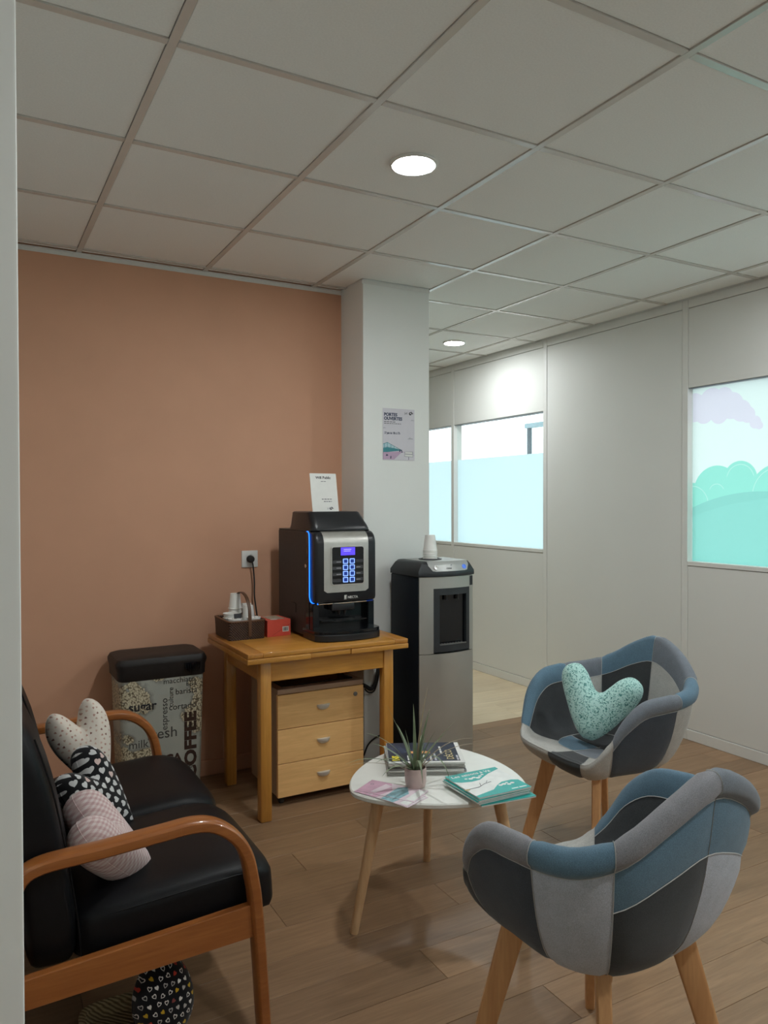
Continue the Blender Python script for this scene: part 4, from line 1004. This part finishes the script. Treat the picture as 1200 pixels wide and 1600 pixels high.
for k, (x, y, zb, lab) in enumerate(((.645, 1.530, BZ+.068, 'small white creamer dish at the front left of the basket'), (.737, 1.527, BZ+.068, 'small white creamer dish at the front right of the basket'))):
    pot = thing('creamer_dish', lab, 'dish', (x, y, BZ), group='creamer dishes in the brown basket')
    MB().lathe([(0, 0), (.020, 0), (.024, .02), (.026, .068), (.030, .076), (.034, .090), (.0335, .0925), (.028, .0925), (.022, .082), (0, .08)], 26).build('dish', 'porcelain', pot)
    MB().superbox(.011, .008, .006, 3, (-.004, .004, .0905), 4).superbox(.010, .008, .006, 3, (.012, -.006, .0905), 4).build('sugar_sachets', 'porcelain', pot)
tg = tag(MB().box(-.017, .017, -.001, .001, 0, .022).build('coffee_label', 'ink', None, loc=(.654, 1.517, BZ+.0935), rot=(-.35, 0, -.1)), 'tiny black card lying on the front left creamer dish', 'card')
sk = thing('sachet_box', 'slim white carton with dark print behind the basket handle', 'carton', (.748, 1.668, BZ), rotz=-.1)
MB().box(-.022, .022, -.016, .016, 0, .142, .0015, 1).build('carton', 'paper', sk)
for k in range(3): MB().box(-.012, .012, -.0168, -.016, .075+.02*k, .088+.02*k).build('printed_mark', 'ink_navy', sk)
rb = thing('red_box', 'red cardboard box with a barcode sticker between basket and coffee machine', 'box', (.847, 1.575, TZ), rotz=.07)
MB().box(-.058, .066, -.075, .075, 0, .080, .001, 1).build('carton', 'red_card', rb)
MB().add([(-.04, -.0755, .002), (-.037, -.0755, .002), (.066, -.0755, .055), (.066, -.0755, .058)], [(0, 1, 2, 3)]).build('carton_edge', 'red_dark', rb)
MB().box(.022, .055, -.0762, -.0755, .020, .045).build('barcode_sticker', 'paper', rb)
m = MB()
for k, w_ in enumerate((.002, .001, .003, .001, .002, .0015, .001, .002)): m.box(.026+.0032*k, .026+.0032*k+w_, -.0766, -.0762, .024, .041)
m.build('barcode', 'ink', rb)
MB().box(-.03, .045, -.055, .06, .080, .0812, .0003, 1).build('top_print', 'beige_print', rb)
MB().prism([(.018*math.cos(2*PI*k/20)-.015, .014*math.sin(2*PI*k/20)-.055) for k in range(20)], .0812, .0818).build('top_print', 'paper', rb)

# ------------------------------------------------------------------ wall socket and cords
so = thing('wall_socket', 'square white wall socket on the peach wall', 'socket', (.831, 1.865, 1.104))
MB().box(-.044, .044, -.009, 0, -.044, .044, .003, 2).build('plate', 'post_white', so)
MB().lathe([(.0225, .0), (.026, .0), (.0265, .002), (.022, .002)], 32, mat=Matrix.Translation((0, -.009, 0)) @ Matrix.Rotation(PI/2, 4, 'X')).build('socket_ring', 'post_white', so)
pc = thing('power_cord', 'black plug and cord hanging from the wall socket down behind the table', 'cord', (.831, 1.855, 1.104))
MB().lathe([(0, 0), (.019, 0), (.0195, .004), (.018, .024), (.014, .030), (0, .031)], 24, mat=Matrix.Rotation(PI/2, 4, 'X')).build('plug', 'rubber', pc)
MB().tube(crom([(0, -.022, .0), (.004, -.025, -.015), (.008, -.024, -.03), (.012, -.022, -.06), (.017, -.020, -.12), (.016, -.022, -.19), (.022, -.03, -.26), (.03, -.035, -.318), (.034, -.055, -.337), (.05, -.065, -.42), (.15, -.06, -.60), (.30, -.055, -.66)], 5), .0042, 8).build('cable', 'rubber', pc)
cb1 = thing('looped_cable', 'black bundled cable looping behind the right table leg', 'cable', (1.40, 1.575, .43))
MB().tube(crom([(-.06, -.02, .012), (-.035, -.005, .0), (.0, 0, -.02), (.025, .0, .0), (.04, .005, .04), (.052, .01, .09), (.055, .0, .19)], 6), .011, 8).build('bundle', 'rubber', cb1)
MB().tube(crom([(-.05, -.03, -.01), (-.02, -.014, -.034), (.012, -.014, -.03), (.034, -.012, .02), (.046, -.012, .08)], 6), .004, 6).build('cable', 'rubber', cb1)
cb2 = thing('floor_cable', 'thin black cable arching beside the drawer pedestal', 'cable', (1.40, 1.57, .12))
MB().tube(crom([(-.10, -.02, -.11), (-.055, -.01, -.06), (-.02, 0, -.005), (.02, 0, .025), (.06, 0, .035), (.085, .005, .03), (.09, -.0, -.11)], 6), .0045, 7).build('cable', 'rubber', cb2)

# ------------------------------------------------------------------ coffee table
CTC = (.945, .238); CTZ = .46
ct = thing('coffee_table', 'white rounded-triangle coffee table on three splayed wooden legs', 'coffee table', (CTC[0], CTC[1], 0))
dirs = [math.radians(183), math.radians(63), math.radians(-57)]
def tri_pt(ph, a=.296, b=.029):   # rounded triangle from its support function
    h = a+b*math.cos(3*(ph-dirs[0])); dh = -3*b*math.sin(3*(ph-dirs[0]))
    return (h*math.cos(ph)-dh*math.sin(ph), h*math.sin(ph)+dh*math.cos(ph))
out = [tri_pt(2*PI*k/120) for k in range(120)]
MB().prism(out, CTZ-.018, CTZ, 'z', .004).build('tabletop', 'white_lacquer', ct)
for d_ in dirs:
    a, b_ = Vector((.225*math.cos(d_), .225*math.sin(d_), CTZ-.018)), Vector((.325*math.cos(d_), .325*math.sin(d_), 0))
    MB().tube([a+(b_-a)*k/6 for k in range(7)], .0215, 16, [1.0-.36*k/6 for k in range(7)]).build('leg', 'leg_pine', ct)
    MB().lathe([(.034, -.006), (.036, 0), (0, 0)], 20, (a.x, a.y, CTZ-.018)).build('leg_plate', 'white_lacquer', ct)

# ------------------------------------------------------------------ magazines, brochures, leaflets
def sheet(w, d, t_, mat, bow=0.):
    return MB().box(-w/2, w/2, -d/2, d/2, 0, t_, min(.0012, t_*.3), 1)
mx, my, mrot = .958, .334, math.radians(-26)
for k in range(7):
    t_ = (.007, .005, .006, .0055, .005, .0065, .006)[k]; z = CTZ+.0003+sum((.007, .005, .006, .0055, .005, .0065, .006)[:k])+.0006*k
    top = k == 6
    lab = ('top magazine of the stack, dark blue cover with yellow corner mark', 'bottom magazine of the stack on the coffee table', 'third magazine from the bottom of the stack on the coffee table')
    lb = lab[0] if top else lab[1] if k == 0 else ('magazine %s in the stack under the dark blue one' % {5: 'directly beneath the top one', 4: 'third from the top', 3: 'in the middle', 2: 'third from the bottom', 1: 'second from the bottom'}[k])
    mg = thing('magazine', lb, 'magazine', (mx+.006*math.sin(k*2.1), my+.006*math.cos(k*1.7), z), mrot+.03*math.sin(k*2.7), 'magazines on the coffee table')
    MB().box(-.132, .132, -.106, .106, .0004, t_-.0004).build('pages', 'paper_grey' if k % 2 else 'paper', mg)
    cvr = MB().box(-.1335, .1335, -.1075, .1075, t_-.0004, t_).box(-.1335, .1335, -.1075, .1075, 0, .0004).box(-.1335, -.1325, -.1075, .1075, 0, t_).build('cover', 'paper' if top else ('paper', 'ink_grey', 'paper', 'ink', 'paper', 'paper_grey')[k % 6], mg)
    if top:
        MB().box(-.131, .118, -.092, .1065, t_, t_+.0004).build('cover_photo', 'magazine_cover', mg)
        e = t_+.0008
        def mt(s_, size, x, y, mat, r=PI/2, bold=0., sx=1.): text(s_, size, mat, cvr, (x, y, e), rot=(0, 0, r), ext=.0001, bold=bold, sx=sx)
        mt('INS', .034, -.094, -.088, 'yellow_print', bold=.0016); mt('DÉCO', .036, .098, -.078, 'gold_print', bold=.0005)
        for q_, (x_, y_, l_) in enumerate(((.018, -.088, .05), (.034, -.086, .07), (-.006, -.086, .06), (.112, -.086, .05), (-.060, -.084, .05), (-.024, -.086, .075), (.060, -.02, .08))):
            MB().box(x_-.004, x_+.003, y_, y_+l_*.45, t_+.0004, t_+.0007).box(x_-.004, x_+.003, y_+l_*.52, y_+l_, t_+.0004, t_+.0007).build('small_print', 'ink_pale' if q_ % 2 else 'paper', cvr)
        MB().box(-.05, .02, -.012, .012, t_+.0004, t_+.0006).build('cover_photo', 'orange_print', mg)
bx_, by_, brot = 1.003, .022, math.radians(-1)
for k in range(5):
    z = CTZ+.0005+.0062*k; top = k == 4
    lb = {4: 'top brochure of the square stack, teal and white with handwritten-style title', 3: 'second brochure from the top of the square stack', 2: 'middle brochure of the square stack', 1: 'second brochure from the bottom of the square stack', 0: 'bottom brochure of the square stack, teal corner sticking out'}[k]
    br_ = thing('brochure', lb, 'brochure', (bx_+(.018 if k == 0 else .004*math.sin(k*2.)), by_+(-.012 if k == 0 else .004*math.cos(k)), z), brot+(-.08 if k == 0 else .03*math.sin(k*3)), 'square brochures on the coffee table')
    MB().box(-.1, .1, -.1, .1, 0, .0048, .0006, 1).build('pages', 'white_print', br_)
    cv = MB().box(-.101, .101, -.101, .101, .0048, .0056).build('cover', 'white_print' if top else 'teal_print', br_)
    if top:
        e = .0060
        a = [(-.101, .101), (-.101, .02), (-.075, .012), (-.045, .014), (-.03, .03), (-.01, .052), (.03, .06), (.06, .07), (.085, .101)]
        a = [(-.101, .101), (-.101, .045), (-.08, .03), (-.045, .022), (-.012, .025), (.02, .045), (.045, .06), (.07, .07), (.101, .082), (.101, .101)]
        MB().add([(p[0], p[1], e) for p in a], [list(range(len(a)))]).build('printed_wave', 'teal_print', cv)
        a = [(.101, -.101), (.101, -.03), (.08, -.02), (.04, -.022), (.01, -.04), (-.02, -.065), (-.06, -.075), (-.101, -.085), (-.101, -.101)]
        MB().add([(p[0], p[1], e) for p in a], [list(range(len(a)))]).build('printed_wave', 'teal_print', cv)
        text('Les saisons à Vé', .0235, 'white_print', cv, (-.09, .072, e+.0003), rot=(0, 0, 0), ext=.0001, bold=.0004, shear=.2)
        for (u, v_, r_) in ((-.035, .045, .009), (-.02, .05, .008), (-.008, .042, .009), (.006, .052, .007), (-.05, .05, .006), (.02, .06, .006)):
            MB().add([(u+r_*math.cos(2*PI*i/7), v_+r_*.8*math.sin(2*PI*i/7), e+.0003) for i in range(7)], [list(range(7))]).build('printed_blossom', 'white_print', cv)
        for (u, v_, r_) in ((.02, -.045, .008), (.035, -.042, .009), (.05, -.05, .008), (.066, -.045, .008), (.05, -.036, .006)):
            MB().add([(u+r_*math.cos(2*PI*i/7), v_+r_*.8*math.sin(2*PI*i/7), e+.0003) for i in range(7)], [list(range(7))]).build('printed_blossom', 'white_print', cv)
        for pts in ([(-.09, -.03), (-.05, -.028), (-.02, -.012), (.01, -.006)], [(-.04, -.022), (-.03, .0)], [(-.012, -.01), (.004, .008)]):
            MB().tube([(p[0], p[1], e+.0004) for p in pts], .0008, 4).build('printed_twig', 'ink_grey', cv)
        MB().add([(-.098+.012*math.cos(i), -.032+.006*math.sin(i*1.), e+.0003) for i in range(6)], [list(range(6))]).build('printed_twig', 'gold_print', cv)
        MB().box(.035, .06, -.088, -.083, e, e+.0003).box(.064, .092, -.088, -.083, e, e+.0003).build('small_print', 'white_print', cv)
for k in range(3):
    lf = thing('leaflet', ('bottom leaflet of the pink fan on the coffee table', 'middle leaflet of the pink fan on the coffee table', 'top pink and blue leaflet beside the plant pot')[k], 'leaflet', ((.722, .716, .734)[k], (.146, .152, .166)[k], CTZ+.0004+.0012*k), math.radians((-69, -65, -57)[k]), 'pink leaflets on the coffee table')
    MB().box(-.105, .105, -.053, .053, 0, .0009).build('sheet', 'pink_pale', lf)
    e = .0011
    MB().add([(-.105, -.053, e), (-.02, -.053, e), (.0, 0, e), (-.03, .053, e), (-.105, .053, e)], [(0, 1, 2, 3, 4)]).build('printed_field', 'pink_print', lf)
    MB().add([(.0, -.05, e), (.05, -.052, e), (.06, 0, e), (.03, .05, e), (.005, .03, e)], [(0, 1, 2, 3, 4)]).build('printed_field', 'blue_print', lf)
    MB().add([(.07, -.045, e), (.10, -.045, e), (.10, .045, e), (.075, .045, e)], [(0, 1, 2, 3)]).build('printed_field', 'white_print', lf)
    MB().add([(-.06, -.04, e+.0002), (-.04, -.045, e+.0002), (-.015, .03, e+.0002), (-.045, .04, e+.0002)], [(0, 1, 2, 3)]).build('printed_field', 'pink_pale', lf)
    m = MB(); q = [(-.085+.006*math.cos(2*PI*i/16), .018+.006*math.sin(2*PI*i/16)) for i in range(16)]; q2 = [(-.085+.004*math.cos(2*PI*i/16), .018+.004*math.sin(2*PI*i/16)) for i in range(16)]
    m.add([(p[0], p[1], e+.0003) for p in q+q2], [(i, (i+1) % 16, 16+(i+1) % 16, 16+i) for i in range(16)]); m.build('logo', 'ink_grey', lf)

# ------------------------------------------------------------------ potted air plant
pp = thing('potted_plant', 'spiky grass-leaved plant in a small pink pot on the coffee table', 'plant', (.822, .166, CTZ))
MB().lathe([(0, 0), (.026, 0), (.031, .003), (.035, .018), (.0365, .045), (.036, .060), (.0345, .066), (.033, .066), (.0335, .05), (.0, .05)], 36).build('pot', 'pot_pink', pp)
MB().lathe([(.0333, .052), (.02, .055), (0, .056)], 20).build('soil', 'soil', pp)
rl = random.Random(11)
def leaf(az, L, lift, droop, w, dry=False):
    pts = []; p = Vector((.006*math.cos(az), .006*math.sin(az), .052)); el = lift
    n = 11
    for k in range(n+1):
        pts.append(p.copy()); p = p+Vector((math.cos(az)*math.cos(el), math.sin(az)*math.cos(el), math.sin(el)))*(L/n); el -= droop/n*(.4+1.2*k/n)
    MB().sweep(pts, [(-1, .12), (-.5, -.05), (0, -.22), (.5, -.05), (1, .12), (.5, .1), (0, 0), (-.5, .1)], (-math.sin(az), math.cos(az), 0), [w*(1.15-.2*abs(k/n-.2)-.95*(k/n)**2.2) for k in range(n+1)]).build('leaf', 'leaf_dry' if dry else 'leaf_green', pp)
right = -.48
for az, L, lift, droop, w in ((2.6, .17, 1.25, .2, .0032), (1.2, .155, 1.5, .25, .0045), (.5, .15, 1.2, .3, .0042), (2.9, .16, 1.0, .9, .0045), (-.6, .15, 1.05, .35, .0042), (.2, .12, .8, .5, .004), (3.4, .14, .75, 1.1, .0045), (2.2, .13, .7, .9, .004), (-1.2, .12, 1.2, .3, .004), (-2.0, .16, .9, 2.3, .0045), (-1.5, .17, 1.05, 2.9, .0035), (3.0, .18, .55, 1.0, .0032), (-.3, .17, .85, 1.3, .0028), (.9, .15, .6, .9, .0035), (1.7, .12, 1.1, .5, .0045), (-2.7, .14, .6, 1.2, .0042), (2.5, .10, 1.4, .1, .005), (-.9, .10, 1.35, .1, .005), (.6, .20, 1.35, .45, .0026), (-.2, .20, .6, 1.2, .0022), (3.3, .20, .45, .5, .0026)):
    leaf(az, L*1.4, lift, droop, w*1.3, w < .003)

# ------------------------------------------------------------------ patchwork armchairs
RIM = [(0, .255, .452), (.13, .252, .452), (.205, .230, .462), (.250, .185, .53), (.280, .135, .622), (.298, .065, .68), (.308, -.02, .694), (.303, -.105, .698), (.276, -.185, .708), (.214, -.250, .742), (.116, -.288, .805), (0, -.300, .845)]
RIMC = RIM+[(-x, y, z) for x, y, z in RIM[-2:0:-1]]
SUB = 4
PROF = [(0, 'c', .432), (.28, 'c', .433), (.52, 'c', .438), (.70, 'i', .10), (.815, 'i', .36), (.885, 'i', .76), (.93, 'r', -.010), (.98, 'r', .003), (1.03, 'r', -.001), (1.058, 'r', -.018), (1.050, 'r', -.038), (1.008, 'r', -.054), (.975, 'o', .80), (.905, 'o', .50), (.77, 'o', .20), (.56, 'b', .385), (.32, 'b', .372), (0, 'b', .368)]
CEN = (0., .015)
def chair_grid():
    rim = crom(RIMC, SUB, True); G = []
    for (xr, yr, zr) in rim:
        wl = max(0, min(1, (zr-.452)/.2)); fl = .25+.75*wl; pts = []
        for k, kind, a in PROF:
            kk = 1+(k-1)*fl if k > 1 else k
            if k < 1 and kind in 'ir': kk = k+(1-wl)*.03*(k > .8)
            z = a if kind in 'cb' else zr+a*(.35+.65*wl) if kind == 'r' else .440+(zr-.440)*a if kind == 'i' else .372+(zr-.054*(.35+.65*wl)-.372)*a
            pts.append((CEN[0]+(xr-CEN[0])*kk, CEN[1]+(yr-CEN[1])*kk, z))
        G.append(crom(pts, 3))
    return G
UB = [0, 2.5, 6.5, 8.5, 11, 13.25, 15.25, 18.75, 22]
def sector(u):
    for i in range(8):
        if UB[i] <= u < UB[i+1]: return i
def patch_id(u, t_):
    s_ = sector(u)
    if t_ < 2: return 'seat%d' % int(u//5.5)
    if s_ in (0, 7):
        if s_ == 7 and u < 20.5: s_ = 8
        return 'front%d' % s_ if t_ < 14.99 else 'bottom'
    if t_ < 5: return 'in%d' % s_
    if t_ < 11: return 'rim%d' % s_
    if t_ < 15:
        if s_ in (3, 4): return ('outhi%d' if t_ < 12.34 else 'outlo%d') % s_
        return 'out%d' % s_
    return 'bottom'
def armchair(label, loc, rotz, colors):
    r = thing('patchwork_armchair', label, 'armchair', loc, rotz, 'patchwork armchairs around the coffee table')
    G = chair_grid(); nu, nv = len(G), len(G[0])
    bm = bmesh.new(); vid = {}
    c0 = bm.verts.new(G[0][0]); c1 = bm.verts.new(G[0][-1])
    for i in range(nu):
        for j in range(1, nv-1): vid[i, j] = bm.verts.new(G[i][j])
    pid = {}
    for i in range(nu):
        for j in range(nv-1):
            i2 = (i+1) % nu
            if j == 0: f = bm.faces.new((c0, vid[i, 1], vid[i2, 1]))
            elif j == nv-2: f = bm.faces.new((vid[i2, j], vid[i, j], c1))
            else: f = bm.faces.new((vid[i, j], vid[i, j+1], vid[i2, j+1], vid[i2, j]))
            pid[f] = patch_id((i+.5)/SUB, (j+.5)/3)
    bmesh.ops.recalc_face_normals(bm, faces=bm.faces[:]); bm.normal_update()
    groups = {}
    for f in bm.faces: groups.setdefault(pid[f], []).append(f)
    off = {}
    for v in bm.verts:
        ids = {pid[f] for f in v.link_faces}
        off[v] = v.co+v.normal*(-.001 if len(ids) > 1 else .0035)
    seat = None
    order = sorted(groups)
    for name in order:
        m = MB(); ix = {}; vs = []; fs = []
        for f in groups[name]:
            q = []
            for v in f.verts:
                if v not in ix: ix[v] = len(vs); vs.append(tuple(off[v]))
                q.append(ix[v])
            fs.append(q)
        m.add(vs, fs); m.build('fabric_patch', colors.get(name, 'fab_grey'), r, 80)
    m = MB()
    for e in bm.edges:
        if len({pid[f] for f in e.link_faces}) > 1 and not all('bottom' in pid[f] for f in e.link_faces):
            a, b_ = [v.co+v.normal*.0006 for v in e.verts]
            m.tube([a, b_], .0011, 3)
    m.build('stitching', 'thread_grey', r)
    bm.free()
    for sx in (-1, 1):
        for sy in (-1, 1):
            a, b_ = Vector((sx*.132, sy*.128+.006, .408)), Vector((sx*.213, sy*.211, 0))
            n = 6; path = [a+(b_-a)*k/n for k in range(n+1)]
            d_ = Vector((sx, sy, 0)).normalized()
            MB().sweep(path, sup(.0290, .0165, 6, 16), tuple(d_), [1.05-.30*(k/n) for k in range(n+1)]).build('leg', 'leg_beech', r)
    for s_ in (-1, 1):
        d_ = Vector((1, s_, 0)).normalized()
        MB().sweep([(-.165*d_.x, -.165*d_.y, .366), (.165*d_.x, .165*d_.y, .366)], sup(.012, .016, 6, 12), (0, 0, 1)).build('crossbar', 'leg_beech', r)
    return r
BL, SL, GR, DK, NV, LT, PL = 'fab_blue', 'fab_slate', 'fab_grey', 'fab_dark', 'fab_navy', 'fab_light', 'fab_pale'
armchair('patchwork tub armchair holding the mint heart cushion, facing the coffee table from the partition side', (1.715, .225, 0), math.radians(86), dict(
    front0=LT, front7=DK, front8=LT, seat0=BL, seat1=DK, seat2=DK, seat3=SL, in1=DK, in2=LT, in3=DK, in4=LT, in5=DK, in6=LT, rim1=BL, rim2=SL, rim3=BL, rim4=SL, rim5=BL, rim6=SL,
    out1=DK, out2=LT, outhi3=BL, outhi4=SL, outlo3=DK, outlo4=LT, out5=LT, out6=NV, bottom=DK))
armchair('patchwork tub armchair in the foreground seen from behind, empty seat', (.845, -.64, 0), math.radians(5), dict(
    front0=LT, front7=DK, front8=DK, seat0=BL, seat1=LT, seat2=DK, seat3=SL, in1=DK, in2=LT, in3=DK, in4=LT, in5=LT, in6=SL, rim1=BL, rim2=SL, rim3=SL, rim4=GR, rim5=BL, rim6=GR,
    out1=PL, out2=DK, outhi3=BL, outhi4=BL, outlo3=PL, outlo4=DK, out5=PL, out6=NV, bottom=DK))
